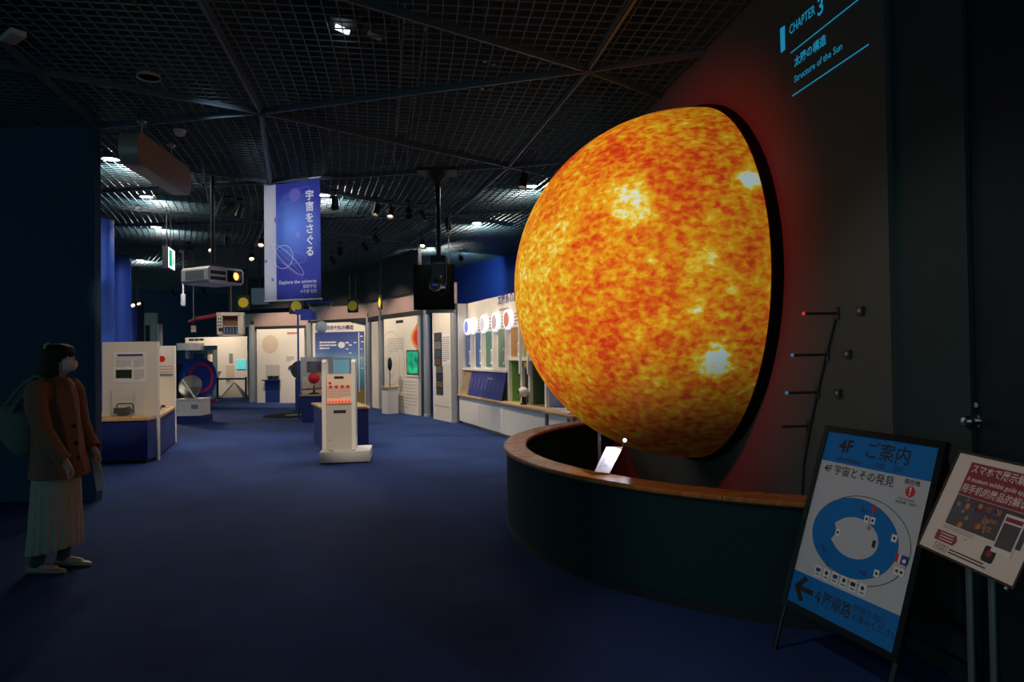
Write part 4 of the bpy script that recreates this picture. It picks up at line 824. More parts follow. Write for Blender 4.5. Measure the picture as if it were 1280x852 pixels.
# panel with the green screen
t, F = wallpanel('exhibit_panel', 'pale star-chart exhibit panel with a glowing green screen', 481, 512.5, 523, 519.5, 2.38)
WASH.append((F, F.len * .5, 'wash spotlight over the star-chart panel', 60))
mat('aurora', (.0, .1, .07), .4, emit=.9, ecol=(.0, .28, .16)); 
def aurora():
    m = MATS['aurora']; nt = m.node_tree; b = nt.nodes['Principled BSDF']; tc = nt.nodes.new('ShaderNodeTexCoord'); n = nt.nodes.new('ShaderNodeTexNoise'); n.inputs['Scale'].default_value = 5; r = nt.nodes.new('ShaderNodeValToRGB')
    nt.links.new(tc.outputs['Object'], n.inputs['Vector']); nt.links.new(n.outputs['Fac'], r.inputs[0]); nt.links.new(r.outputs[0], b.inputs['Emission Color'])
    e = r.color_ramp.elements; e[0].position = .35; e[0].color = (.0, .05, .05, 1); e[1].position = .7; e[1].color = (.03, .55, .22, 1)
aurora()
card(t, F, 'screen_surround', 'black', 508.5, 437.5, 523.5, 468.5, -.01); card(t, F, 'green_screen', 'aurora', 509.5, 439, 523, 467, -.014)
card(t, F, 'screen_ledge', 'white_paint', 508.5, 468.5, 523.5, 471, -.02)
mat('orange_print', (.75, .28, .02), .5); uu, zz = F.px(523, 422); fl = F.len
MB().plate([(fl, zz - .30), (fl, zz + .33)] + [(fl - .32 * sin(pi * k / 16) - .02, zz + .33 - .63 * k / 16) for k in range(17)], -.008, 0).build('sun_print', 'orange_print', t)
MB().plate([(fl, zz - .20), (fl, zz + .23)] + [(fl - .2 * sin(pi * k / 16) - .01, zz + .23 - .43 * k / 16) for k in range(17)], -.011, -.008).build('sun_core_print', 'red', t)
lines(t, 'ink', F.px(495, 402)[0], F.px(510, 401)[0], F.px(500, 404)[1], F.px(500, 399.5)[1], -.004, 1, .8, 'headline', 4)
mat('grey_print', (.52, .49, .49), .6)
for (x, y, r_) in [(489, 455, .85), (489, 455, .55), (489, 455, .3)]:
    uu, zz = F.px(x, y); b = MB(); n = 40; o_i = circ(uu, zz, r_, n) ; i_i = circ(uu, zz, r_ - .02, n)
    keep = [k for k in range(n) if o_i[k][0] > .02 and o_i[(k + 1) % n][0] > .02 and o_i[k][0] < fl - .05 and o_i[(k + 1) % n][0] < fl - .05]
    for k in keep:
        j = (k + 1) % n; nn = len(b.v); b.v += [(o_i[k][0], -.003, o_i[k][1]), (o_i[j][0], -.003, o_i[j][1]), (i_i[j][0], -.003, i_i[j][1]), (i_i[k][0], -.003, i_i[k][1])]; b.f.append((nn, nn + 1, nn + 2, nn + 3))
    b.build('orbit_print', 'grey_print', t)
lines(t, 'grey_print', F.px(485, 424)[0], F.px(505, 424)[0], F.px(490, 440)[1], F.px(490, 422)[1], -.003, 6, .5, seed=11); lines(t, 'grey_print', F.px(496, 478)[0], F.px(521, 478)[0], F.px(505, 510)[1], F.px(505, 474)[1], -.003, 9, .25, seed=12)
P = gz(486.5, 516.5); st_ = thing('scope_pedestal', 'small white pedestal with a dark oval viewer before the star-chart panel', 'pedestal', (P.x, P.y, 0), F.a)
hz = gy(487, 484, P.y).z
MB().box(-.17, .17, -.12, .17, 0, hz).build('pedestal', 'white_paint', st_); MB().box(-.2, .24, -.15, .17, hz, hz + .025).build('pedestal_top', 'ply', st_); MB().tube([(.06, 0, hz + .02), (.06, 0, hz + .42)], .012, 8).build('stem', 'black', st_)
MB().ball((.07, 0, hz + .58), .17, 12, (.62, .25, 1)).build('viewer', 'black_gloss', st_, True)
# white panel with two photo strips
t, F = wallpanel('exhibit_panel', 'white panel with two tall dark photo strips between columns', 541.8, 523, 564.5, 527.8, 2.50)
WASH.append((F, F.len * .5, 'wash spotlight over the panel with photo strips', 34))
mat('photo_mix', (.10, .10, .12), .4, noise=.95, nscale=6)
for (nm_, x0_, x1_, y0_, y1_, n_) in [('photo_strip', 543, 552.5, 416, 457, 4), ('photo_strip', 545.5, 554, 457.5, 493.5, 4)]:
    st_p = card(t, F, nm_, 'black', x0_, y0_, x1_, y1_, -.010)
    for k in range(n_):
        c_ = [(.05, .06, .08), (.16, .15, .15), (.04, .07, .12), (.12, .06, .04), (.10, .10, .11), (.02, .03, .05), (.14, .09, .06), (.05, .05, .05)][(k + (4 if y0_ > 450 else 0)) % 8]
        m_ = mat('strip_photo_%d_%d' % (y0_, k), c_, .4, noise=.9, nscale=14); h_ = (y1_ - y0_) / n_
        card(t, F, 'photo', m_, x0_ + .6, y0_ + h_ * k + .5, x1_ - .6, y0_ + h_ * (k + 1) - .5, -.014, st_p)
card(t, F, 'text_sheet', 'paper', 552.5, 417, 563, 456, -.004); lines(t, 'grey_ink', F.px(553, 430)[0], F.px(562, 430)[0], F.px(558, 452)[1], F.px(558, 420)[1], -.005, 12, .4, seed=13)
card(t, F, 'ledge', 'white_paint', 544, 499, 563, 501.5, -.07)

# ================================================================= PLANET CABINET
PL, PR = gz(574.4, 528.7), gz(635, 548); FC = Frame(PL, PR); CL = 5.3
cab = fthing('planet_cabinet', 'long white planet cabinet with glowing round pictures and a wooden ledge', 'cabinet', FC)
CH = .62; WB = .16
MB().box(.03, CL, .05, .60, 0, .06).build('plinth', 'grey_plastic', cab)
for k in range(4): MB().box(CL * k / 4 + .004, CL * (k + 1) / 4 - .004, 0, .6, .06, CH - .03).build('cupboard', 'white_paint', cab)
MB().box(-.02, CL + .03, -.05, .6, CH - .03, CH).build('ledge', 'ply', cab)
zt = 2.52
def cpx(X, Y, w=WB): return FC.px(570 + X / 4.057, 350 + Y / 4.057, w)
def crect(name, m, X0, Y0, X1, Y1, w0, w1, par=None):
    (a_, b_), (c_, d_) = cpx(X0, Y0, w0), cpx(X1, Y1, w0); return MB().box(a_, c_, w0, w1, min(b_, d_), max(b_, d_)).build(name, m, par or cab), (a_, c_, min(b_, d_), max(b_, d_))
ub1 = cpx(270, 500)[0]
mb = MB(); mb.box(0, CL, WB + .02, .6, 1.38, zt); mb.box(0, ub1, WB + .02, .6, CH, 1.38); mb.build('back_wall', 'white_board', cab)
box('cabinet_side', 'white_board', cab, -.02, 0, -.01, .6, CH, zt)
box('bay_back', 'white_board', cab, ub1, CL, .55, .6, CH, 1.38)
uu, zz = cpx(266, 92); text('headline', '太陽系の惑星', .20, 'blue_ink', cab, uu, WB + .014, zz, 'CENTER', .015); lines(cab, 'grey_ink', cpx(215, 120)[0], cpx(298, 110)[0], zz - .20, zz - .15, WB + .018, 1, .6, seed=14)
pics = [('disc_blue', (.15, .22, .75)), ('disc_plain', (.8, .8, .9)), ('disc_grey', (.6, .6, .68)), ('disc_face', (.45, .35, .4)), ('disc_photo', (.5, .22, .14))]
for k, (X, Y, r_) in enumerate([(41, 240, .17), (92, 232, .17), (145, 222, .18), (205, 213, .18), (268, 199, .18)]):
    uu, zz = cpx(X, Y); nm, c_ = pics[k]; mat(nm, c_, .5, emit=.35, ecol=c_)
    if uu < r_ + .02: uu = r_ + .03
    dsc = MB().lathe([(.0, WB - .05), (r_ - .005, WB - .048), (r_, WB - .03), (r_, WB + .02)], (uu, 0, zz), 'y', 32).build('light_disc', 'disc_light', cab, True)
    MB().lathe([(.0, WB - .054), (r_ * .74, WB - .052)], (uu, 0, zz), 'y', 28).build('planet_picture', nm, dsc)
    lines(cab, 'grey_ink', uu + r_ + .05, uu + r_ + .22, zz - .12, zz + .12, WB + .018, 4, .4, seed=20 + k)
pcol = [(.06, .12, .34), (.05, .13, .36), (.10, .24, .20), (.20, .32, .22), (.42, .22, .08), (.42, .33, .03)]
for k, (X0, Y0, X1, Y1) in enumerate([(48, 278, 75, 440), (98, 268, 130, 440), (150, 262, 187, 440), (212, 250, 250, 442), (278, 240, 327, 400), (342, 255, 374, 442)]):
    m_ = mat('poster_colour_%d' % k, pcol[k], .45, noise=.3, nscale=5); o_, (a_, c_, z0_, z1_) = crect('poster', m_, X0, Y0, X1, Y1, WB, WB + .02); a_ = a_
    MB().box(c_ - (c_ - a_) * .28, c_ - (c_ - a_) * .08, WB - .004, WB, z0_ + .05, z0_ + (z1_ - z0_) * .5).build('poster_label', 'white_ink', o_)
    MB().box(c_ - (c_ - a_) * .22, c_ - (c_ - a_) * .14, WB - .006, WB - .004, z0_ + .10, z0_ + (z1_ - z0_) * .45).build('label_text', 'ink', o_)
for X in (36, 88, 140, 198, 265, 334, 376): (uu, _) = cpx(X, 440); MB().box(uu - .02, uu + .02, WB - .05, WB + .02, 1.12, 1.98).build('mullion', 'white_paint', cab)
(a_, zz) = cpx(40, 448); MB().box(.0, ub1, WB - .08, WB + .02, zz - .02, zz + .02).build('shelf', 'white_paint', cab)
# sloping navy desk panel, photo part on its left
s0, s1 = cpx(25, 580, .01), cpx(232, 612, .01); t0, t1 = cpx(45, 458, .13), cpx(258, 456, .13)
mat('desk_navy', (.012, .022, .20), .35); mat('photo_rock', (.30, .22, .14), .5, noise=.8, nscale=4)
def slope(name, m, f0, f1, dz=0.0, par=None, h0=0, h1=1):
    ua, ub = max(.02, min(s0[0], t0[0])), min(s1[0], t1[0]); ua = .04
    x0, x1 = ua + (ub - ua) * f0, ua + (ub - ua) * f1; zA, zB = CH + .002, zz - .025
    y0, y1 = .01, .12
    def P(x, h, d): return (x, y0 + (y1 - y0) * h - d, zA + (zB - zA) * h)
    vs = [P(x0, h0, dz), P(x1, h0, dz), P(x1, h1, dz), P(x0, h1, dz)] + [P(x0, h0, dz - .02), P(x1, h0, dz - .02), P(x1, h1, dz - .02), P(x0, h1, dz - .02)]
    return MB().add(vs, [(0, 1, 2, 3), (7, 6, 5, 4), (0, 4, 5, 1), (1, 5, 6, 2), (2, 6, 7, 3), (3, 7, 4, 0)]).build(name, m, par or cab)
slope('desk_photo', 'photo_rock', 0, .20); sp = slope('desk_panel', 'desk_navy', .20, 1.0)
for (f0, f1, h0, h1) in [(.62, .74, .72, .77)] + [(.25 + .09 * k, .255 + .09 * k, .30, .72) for k in range(8)]: slope('desk_print', 'grey_ink', f0, f1, .003, sp, h0, h1)
# open bays right of the desk
for k, (X0, Y0, X1, Y1, c_) in enumerate([(275, 405, 332, 630, (.22, .40, .10)), (340, 450, 372, 640, (.22, .20, .18)), (380, 410, 455, 650, (.10, .17, .09)), (460, 420, 560, 660, (.45, .50, .68))]):
    m_ = mat('bay_colour_%d' % k, c_, .6); (a_, b_), (e_, _) = cpx(X0, Y0), cpx(X1, Y1); z1_ = min(b_, 1.36)
    MB().box(a_, e_, .52, .55, CH + .004, z1_).build('bay_lining', m_, cab); MB().box(a_, a_ + .012, WB + .03, .52, CH + .004, z1_).build('bay_lining', m_, cab); MB().box(e_ - .012, e_, WB + .03, .52, CH + .004, z1_).build('bay_lining', m_, cab); MB().box(a_, e_, WB, .52, CH, CH + .004).build('bay_floor', m_, cab)
for X in (270, 336, 376, 458, 562): (uu, _) = cpx(X, 500); MB().box(uu - .03, uu + .03, WB - .02, .55, CH, 1.40).build('bay_divider', 'white_paint', cab)
MB().box(ub1, CL, WB - .02, .55, 1.34, 1.40).build('bay_head', 'white_paint', cab)
uu, zz = cpx(348, 572, .08); hb = thing('globe_head', 'white ball with a dark face on a black stand on the cabinet ledge', 'model', FC.pt(uu, .06, CH), FC.a)
rb = 26 / 4.057 * 11.5 / FPX
MB().lathe([(.06, 0), (.05, .02), (.035, .05), (.03, .11), (.05, .14)], (0, 0, 0), 'z', 20).build('stand', 'black', hb, True); MB().ball((0, 0, .12 + rb), rb, 14).build('ball', 'white_paint', hb, True); MB().lathe([(.0, -rb - .006), (.03, -rb - .003), (.035, -rb + .01)], (-.01, 0, .12 + rb), 'y', 16).build('eye_spot', 'ink', hb, True)
# desk just beyond the barrier
P = gz(709, 517, .70); dkx = thing('side_desk', 'narrow ply-topped desk behind the barrier below the sun', 'desk', (P.x, P.y, 0), FC.a)
MB().box(-.55, .35, -.1, .3, .67, .70).build('desk_top', 'ply', dkx)
for x, y in ((-.5, -.06), (.3, -.06), (-.5, .26), (.3, .26)): MB().box(x - .02, x + .02, y - .02, y + .02, 0, .67).build('leg', 'steel', dkx)
MB().box(-.25, .05, 0, .2, .70, .715).build('booklet', 'cream_paper', dkx)

# ================================================================= CENTRE KIOSK
KL, KR = gz(399.3, 579.7), gz(462.7, 577.3); FK = Frame(KL, KR); kw = FK.len
ki = fthing('kiosk', 'white kiosk on a low step with an orange-lit info board', 'kiosk', FK)
MB().box(0, kw, 0, .62, .012, .155).build('step', 'white_paint', ki); MB().box(.02, kw - .02, .02, .6, 0, .012).build('step_foot', 'black', ki)
def kp(x, y, w): return FK.px(x, y, w)
wk = .22; a0_, b0_ = kp(402.5, 500, wk)[0], kp(444.5, 500, wk)[0]; ztp = kp(424, 449, wk)[1]
for (xa, xb) in ((a0_, a0_ + .055), (b0_ - .055, b0_)):
    n = 10; pol = [(wk - .02, .155), (wk + .30, .155), (wk + .30, ztp - .05)] + [(wk + .14 + .16 * cos(pi * k / n), ztp - .06 + .06 * sin(pi * k / n)) for k in range(n + 1)] + [(wk - .02, ztp - .05)]
    b = MB(); m = len(pol); b.v = [(xa, y, z) for y, z in pol] + [(xb, y, z) for y, z in pol]; b.f = [tuple(range(m)), tuple(range(2 * m - 1, m - 1, -1))] + [(i, m + i, m + (i + 1) % m, (i + 1) % m) for i in range(m)]; b.build('side_post', 'white_paint', ki)
zs = kp(424, 505, wk)[1]
kb = MB().box(a0_ + .055, b0_ - .055, wk, wk + .28, .155, zs).build('body', 'grey_board', ki); MB().box(a0_ + .05, b0_ - .05, wk - .02, wk + .28, zs, zs + .02).build('shelf', 'ply', ki)
s0_, s1_ = kp(417, 512.5, wk), kp(432.5, 516, wk); MB().box(s0_[0], s1_[0], wk - .006, wk, s1_[1], s0_[1]).build('slot', 'black', kb); MB().lathe([(.008, -.006), (.008, 0)], (kp(412, 550, wk)[0], wk, kp(412, 550, wk)[1]), 'y', 10).build('keyhole', 'ink', kb)
for x in (kp(414, 560, .1)[0], kp(442, 560, .1)[0]): MB().box(x - .03, x + .03, .10, .13, .155, .16).build('foot_bracket', 'black', ki)
zi0, zi1 = zs + .06, kp(424, 467, wk + .1)[1]
ib = MB().box(a0_ + .057, b0_ - .057, wk + .08, wk + .095, zs + .02, zi1).build('info_board', 'cream_paper', ki)
u_ = (a0_ + b0_) / 2; uw = (b0_ - a0_)
MB().box(u_ - .07, u_ + .06, wk + .077, wk + .08, zi1 - .07, zi1 - .035).build('headline', 'ink', ib); MB().plate(circ(u_ - uw * .28, zi1 - .13, .022, 20), wk + .077, wk + .08).build('red_emblem', 'red', ib)
lines(ib, 'pink_ink', u_ - .16, u_ + .16, zi0 + .02, zi1 - .17, wk + .08, 9, .4, seed=31)
for k in range(4): MB().plate(circ(u_ - .12 + .08 * k, zi0 + .18, .025, 12), wk + .078, wk + .0805).build('diagram', 'red', ib)
mat('red_lamp', (.6, .05, .05), .4, emit=.6, ecol=(.9, .08, .06))
for k in range(7): MB().box(u_ - .15 + .045 * k, u_ - .15 + .045 * k + .03, wk + .03, wk + .06, zs + .02, zs + .05).build('red_button', 'red_lamp', ki)
# blue counter behind the kiosk
Pn, Pf = gz(404, 566), gz(392.5, 552.5); Kd = Frame(Pn, Pf)
kc = thing('counter', 'low blue counter with a wooden top directly behind the kiosk', 'counter', (Pn.x, Pn.y, 0)); dd = Pf - Pn; rr_ = Vector((.62, .22, 0))
pol = [(.02, .12), (dd.x, dd.y), (dd.x + rr_.x, dd.y + rr_.y), (rr_.x, .34)]
MB().prism(pol, 0, .64).build('body', 'cabinet_blue', kc); MB().prism([(x + (-.05 if k in (0, 1) else .03), y + (.03 if k in (1, 2) else -.01)) for k, (x, y) in enumerate(pol)], .64, .67).build('top', 'ply', kc)
# second counter with the panel, screen and orrery
P2l, P2r = gz(376.5, 527.5), gz(420, 527); FD = Frame(P2l, P2r)
c2 = fthing('counter', 'blue counter holding the red-ball orrery behind the kiosk', 'counter', FD); hz2 = FD.px(390, 493)[1]
MB().box(0, .9, .02, .7, 0, hz2 - .03).build('body', 'cabinet_blue', c2); MB().box(-.03, .93, -.02, .7, hz2 - .03, hz2).build('top', 'ply', c2)
zp = FD.px(395, 446, .45)[1]; x0_, x1_ = FD.px(375.5, 450, .45)[0], FD.px(416, 450, .45)[0]
pn = fthing('information_board', 'grey panel with a dark photo and a small screen above the orrery', 'display panel', FD); MB().box(x0_, x1_, .45, .49, hz2 + .001, zp).build('board', 'grey_board', pn)
def dcard(nm, m, a, b, c, d): (p, q), (r, s) = FD.px(a, b, .45), FD.px(c, d, .45); MB().box(p, r, .44, .45, s, q).build(nm, m, pn)
mat('screen_blue', (.1, .3, .4), .4, emit=.30, ecol=(.25, .50, .62)); dcard('photo', 'photo_mix', 383.5, 451.5, 404, 465); dcard('screen', 'screen_blue', 415, 447, 416, 448) ; dcard('notice', 'cream_paper', 378, 470.5, 410, 492)
P = FD.pt(FD.px(392.5, 490, .2)[0], .2, hz2); orr = thing('orrery', 'small orrery with a red ball on a dark spindle', 'orrery', P)
MB().lathe([(.12, 0), (.12, .02), (.03, .04), (.015, .10), (.012, .2)], (0, 0, 0), 'z', 20).build('spindle', 'black', orr, True); MB().ball((0, 0, .36), .13, 12).build('red_ball', 'red', orr, True)
MB().tube([(-.28, 0, .10), (.28, 0, .12)], .010, 8).build('arm', 'black', orr); MB().ball((-.28, 0, .12), .03, 6).build('planet_bead', 'grey_plastic', orr, True); MB().ball((.28, 0, .14), .022, 6).build('planet_bead', 'blue_ink', orr, True)
MB().lathe([(.19, -.006), (.20, 0), (.19, .006), (.185, 0)], (0, 0, .13), 'z', 28, True).build('orbit_ring', 'alu', orr, True)
P = FD.pt(-.22, .5, 0); pz = FD.px(375.5, 392, .5)[1]; pol_ = thing('blue_pole', 'thin blue pole rising beside the grey panel', 'pole', (P.x, P.y, 0))
MB().tube([(0, 0, 0), (0, 0, pz)], .022, 8).build('pole', 'tube_blue', pol_, True); MB().box(-.05, .35, -.05, .05, pz - .02, pz + .1).build('pole_head', 'tube_blue', pol_)
# blue back-lit panel seen behind kiosk board
P = gz(430, 512); bs = thing('screen_stand', 'stand with a pale blue screen seen over the kiosk', 'screen', (P.x, P.y, 0)); Yb = P.y
q0, q1 = gy(416.5, 449, Yb), gy(437, 466.5, Yb); MB().box(q0.x - P.x - .03, q1.x - P.x + .03, -.03, .03, q1.z - .03, q0.z + .03).build('surround', 'grey_plastic', bs); MB().box(q0.x - P.x, q1.x - P.x, -.036, -.03, q1.z, q0.z).build('screen', 'screen_blue', bs); MB().box(-.12, .12, -.02, .02, 0, q1.z - .03).build('upright', 'grey_plastic', bs); MB().box(-.3, .3, -.2, .2, 0, .03).build('foot', 'grey_plastic', bs)
# dark green disc exhibit far behind
Yg = 18.0; q0 = gy(375, 462, Yg); dg_ = thing('disc_exhibit', 'dark green upright disc on a blue stand at the cream panel', 'exhibit', (q0.x, Yg, 0)); mat('disc_green', (.012, .04, .02), .5)
MB().lathe([(.0, -.03), (11.5 * Yg / FPX - .01, -.03), (11.5 * Yg / FPX, -.02), (11.5 * Yg / FPX, .03), (.0, .03)], (0, 0, q0.z), 'y', 32).build('disc', 'disc_green', dg_, True); MB().box(-.10, .25, -.1, .25, 0, q0.z - .23).build('stand', 'cabinet_blue', dg_); MB().box(-.14, .3, -.14, .3, 0, .03).build('foot', 'black', dg_)
# oval mat on the floor
P = gz(362, 519); mt = thing('floor_disc', 'dark oval floor disc with a green centre on the blue carpet', 'floor disc', (P.x, P.y, 0)); mat('mat_green', (.10, .20, .06), .8)
MB().lathe([(.62, .0), (.62, .010), (.58, .014), (.0, .014)], (0, 0, 0), 'z', 40).build('disc', 'black_fabric', mt); MB().lathe([(.22, .014), (.22, .017), (.0, .017)], (.12, 0, 0), 'z', 28).build('green_centre', 'mat_green', mt)

# ================================================================= FAR LEFT BACKGROUND
PLf, PRf = gz(232, 494), gz(309.5, 494.5); FF = Frame(PLf, PRf)
fw = fthing('exhibit_wall', 'far cream exhibit wall with a small glowing cyan screen', 'exhibit wall', FF)
zf = FF.px(270, 421)[1]
def fbox(nm, m, x0, y0, x1, y1, w0, w1): (a_, b_), (c_, d_) = FF.px(x0, y0), FF.px(x1, y1); return MB().box(a_, c_, w0, w1, max(0, d_), b_).build(nm, m, fw)
ud0, ud1 = FF.px(232.5, 480)[0], FF.px(272, 480)[0]; zd = FF.px(250, 432)[1]
MB().box(ud1, FF.len, 0, .12, 0, zf).build('board', 'white_board', fw); MB().box(0, ud1, 0, .12, zd, zf).build('header', 'white_board', fw); MB().box(0, .12, 0, .12, 0, zd).build('jamb', 'white_board', fw); MB().box(ud0 - 2, ud1, 1.4, 1.5, 0, zd + .3).build('room_back', 'wall_navy', fw)
lines(fw, 'ink', FF.px(236, 424)[0], FF.px(268, 424)[0], FF.px(250, 426)[1], FF.px(250, 422.5)[1], -.006, 1, .8, 'headline', 41)
u_, z_ = FF.px(243, 433.5); MB().lathe([(.48, -.12), (.48, .14)], (u_, -.2, z_), 'z', 28).build('round_canopy', 'steel', fw, True)
u_, _ = FF.px(266, 460); MB().lathe([(.2, 0), (.2, FF.px(266, 437)[1])], (u_, .3, 0), 'z', 20).build('grey_cylinder', 'alu', fw, True)
mat('sign_dark_cyan', (.02, .05, .07), .5); fbox('dark_sign', 'sign_dark_cyan', 236, 442, 251, 449, .25, .3); u_, z_ = FF.px(243.5, 445); fbox('pale_panel', 'cream_paper', 252.5, 438, 259, 452, .3, .34)
mat('cyan_screen', (.1, .5, .55), .4, emit=.65, ecol=(.10, .52, .56)); fbox('cyan_screen', 'cyan_screen', 296, 449.5, 308, 461, -.03, 0)
fbox('picture', 'grey_ink', 286.5, 441.5, 291, 453.5, -.01, 0); fbox('niche', 'cream_dim', 282.5, 456, 292.5, 480, -.008, 0); fbox('wall_label', 'grey_ink', 283, 473, 288, 477, -.012, -.008)
bar2 = thing('belt_barrier', 'black belt barrier with two posts before the far cream wall', 'barrier', gz(290, 498)); o_ = bar2.location
hB = None
for px in (272, 307.5):
    p = gz(px, 498) - o_; hB = gy(px, 471, gz(px, 498).y).z
    MB().tube([(p.x, p.y, 0), (p.x, p.y, hB)], .035, 10).build('post', 'black', bar2, True); MB().lathe([(.17, 0), (.17, .03), (.04, .05)], (p.x, p.y, 0), 'z', 20).build('post_base', 'black', bar2, True)
pA_, pB_ = gz(272, 498) - o_, gz(307.5, 498) - o_; MB().obox(((pA_.x + pB_.x) / 2, (pA_.y + pB_.y) / 2, hB - .06), (pB_ - pA_).length, .01, .06, Matrix.Rotation(atan2(pB_.y - pA_.y, pB_.x - pA_.x), 3, 'Z')).build('belt', 'black', bar2)
P = gz(293, 495.7); py = thing('pyramid_model', 'grey lattice pyramid model behind the belt barrier', 'model', (P.x, P.y, 0)); hp = gy(293, 478, P.y).z
rpy = .40; ap = (0, 0, hp + .05)
cs_ = [(-rpy, -.25, 0), (rpy, -.25, 0), (rpy, .25, 0), (-rpy, .25, 0)]
MB().add(cs_ + [(0, 0, hp)], [(0, 1, 4), (1, 2, 4), (2, 3, 4), (3, 0, 4), (3, 2, 1, 0)]).build('pyramid', 'alu', py)
for k in range(4): MB().tube([cs_[k], (0, 0, hp + .02)], .018, 6).build('edge_rod', 'steel', py)
P = gz(266, 500.5); ls = thing('reading_stand', 'small white reading stand beside the blue tube', 'stand', (P.x, P.y, 0)); hz = gy(270, 469, P.y).z
MB().tube([(0, 0, 0), (0, 0, hz)], .03, 10).build('post', 'steel', ls, True); MB().obox((0, -.03, hz + .03), .5, .3, .03, Matrix.Rotation(radians(35), 3, 'X')).build('sheet', 'paper', ls); MB().lathe([(.18, 0), (.18, .02)], (0, 0, 0), 'z', 20).build('foot', 'steel', ls)
# blue columns of the inner wall
def bluecol(px, Y, r, lab, m='wall_blue', z1=CEIL - .03):
    p = gy(px, 445, Y); t = thing('blue_column', lab, 'column', (p.x, Y, 0), 0, 'blue columns of the inner wall'); MB().lathe([(r, 0), (r, z1)], (0, 0, 0), 'z', 32).build('shaft', m, t, True); MB().lathe([(r + .02, z1 - .0), (r + .02, z1 + .02)], (0, 0, 0), 'z', 32).build('cap', 'black', t, True)
bluecol(118, 11.9, .31, 'tall blue column nearest the dark partition edge'); bluecol(148, 16.4, .28, 'second tall blue column behind the display counter')
bluecol(165, 21, .14, 'slim violet-lit pillar beyond the second blue column', z1=gy(165, 381, 21).z); bluecol(174, 23, .16, 'dark slim pillar right of the violet-lit pillar', 'wall_navy', gy(174, 378, 23).z)
Yq = 25.0; q0 = gy(180, 391, Yq); q1 = gy(195, 445, Yq); pv = thing('partition', 'pale beige partition far behind the display panels', 'partition', (q0.x, Yq, 0)); MB().box(0, q1.x - q0.x, 0, .15, 0, q0.z).build('board', 'cream_dim', pv); MB().box(.05, .2, -.02, 0, .2, q0.z - .45).build('opening', 'ink', pv)
q = gy(200, 445, 24.5); t = thing('steel_column', 'thin steel column beside the far beige partition', 'column', (q.x, 24.5, 0), 0, 'steel columns along the exhibit wall'); MB().lathe([(.09, 0), (.09, gy(200, 405, 24.5).z)], (0, 0, 0), 'z', 20).build('shaft', 'steel', t, True); MB().lathe([(.11, 0), (.11, .04)], (0, 0, 0), 'z', 20).build('base_ring', 'steel', t)

# ================================================================= HANGING THINGS
# banner
bTL, bTR = gy(329.8, 228.6, 9.62), gy(400, 222, 9.30); FBn = Frame((bTL.x, bTL.y), (bTR.x, bTR.y)); bw = FBn.len
zb1 = (bTL.z + bTR.z) / 2; zb0 = FBn.px(365, 375)[1]; bh = zb1 - zb0
ban = fthing('hanging_banner', 'blue and white hanging banner with vertical white Japanese lettering', 'banner', FBn)
mat('banner_white', (.52, .52, .60), .7, emit=.0)
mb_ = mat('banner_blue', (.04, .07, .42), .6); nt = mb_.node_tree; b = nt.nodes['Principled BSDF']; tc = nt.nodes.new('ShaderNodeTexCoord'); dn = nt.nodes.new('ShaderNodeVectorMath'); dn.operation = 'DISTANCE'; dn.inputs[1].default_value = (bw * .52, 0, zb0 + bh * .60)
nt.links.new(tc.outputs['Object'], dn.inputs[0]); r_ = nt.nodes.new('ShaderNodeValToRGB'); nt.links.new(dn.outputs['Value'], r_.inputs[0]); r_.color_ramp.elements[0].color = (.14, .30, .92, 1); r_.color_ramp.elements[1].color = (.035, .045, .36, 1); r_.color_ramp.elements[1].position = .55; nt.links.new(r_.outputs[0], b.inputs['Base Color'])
def cloth(u0, u1, nm, m):
    g_ = MB(); nu, nv = 10, 12
    for side in (0, 1):
        for j in range(nv + 1):
            for i in range(nu + 1): u = u0 + (u1 - u0) * i / nu; z = zb0 + bh * j / nv; g_.v.append((u, .006 * sin(u * 6) * (1 - j / nv) * .4 + side * .0015, z))
    n1 = (nu + 1) * (nv + 1)
    for j in range(nv):
        for i in range(nu):
            k = j * (nu + 1) + i; g_.f.append((k, k + 1, k + nu + 2, k + nu + 1)); g_.f.append((n1 + k + nu + 1, n1 + k + nu + 2, n1 + k + 1, n1 + k))
    return g_.build(nm, m, ban, True, False)
split = bw * .215
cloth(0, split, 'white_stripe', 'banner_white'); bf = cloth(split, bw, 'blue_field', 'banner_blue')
for z in (zb1, zb0): MB().tube([(-.01, .0, z), (bw + .01, .0, z)], .013, 10).build('banner_rod', 'white_paint', ban, True)
for u in (.12, bw - .12): MB().tube([(u, 0, zb1), (u, 0, CEIL)], .004, 6).build('hanging_wire', 'grey_plastic', ban)
def bt(body, x, y, s, al='CENTER', bold=.0, ln=1.0): return text('banner_text', body, s, 'white_ink', bf, bw * x, -.006, zb0 + bh * y, al, bold, lines=ln)
for k, ch in enumerate('宇宙をさぐる'): bt(ch, .82, .855 - .093 * k, .145, bold=.022)
bt('Explore the universe', .93, .150, .074, 'RIGHT', .006); bt('探索宇宙', .93, .106, .056, 'RIGHT', .0); bt('우주를 탐험', .93, .066, .056, 'RIGHT', .0)
mat('banner_planet', (.16, .15, .55), .6); mat('banner_pale', (.30, .28, .72), .6)
def bring(cx, cz, rx, rz, rot, w_, m, nm):
    b = MB(); n = 48; c, s = cos(rot), sin(rot)
    for k in range(n):
        a = 2 * pi * k / n
        for q in (0, w_): x, z = (rx - q) * cos(a), (rz - q) * sin(a); b.v.append((cx + x * c - z * s, -.005, cz + x * s + z * c))
    for k in range(n): j = (k + 1) % n; b.f.append((2 * k, 2 * j, 2 * j + 1, 2 * k + 1))
    return b.build(nm, m, bf, fix=False)
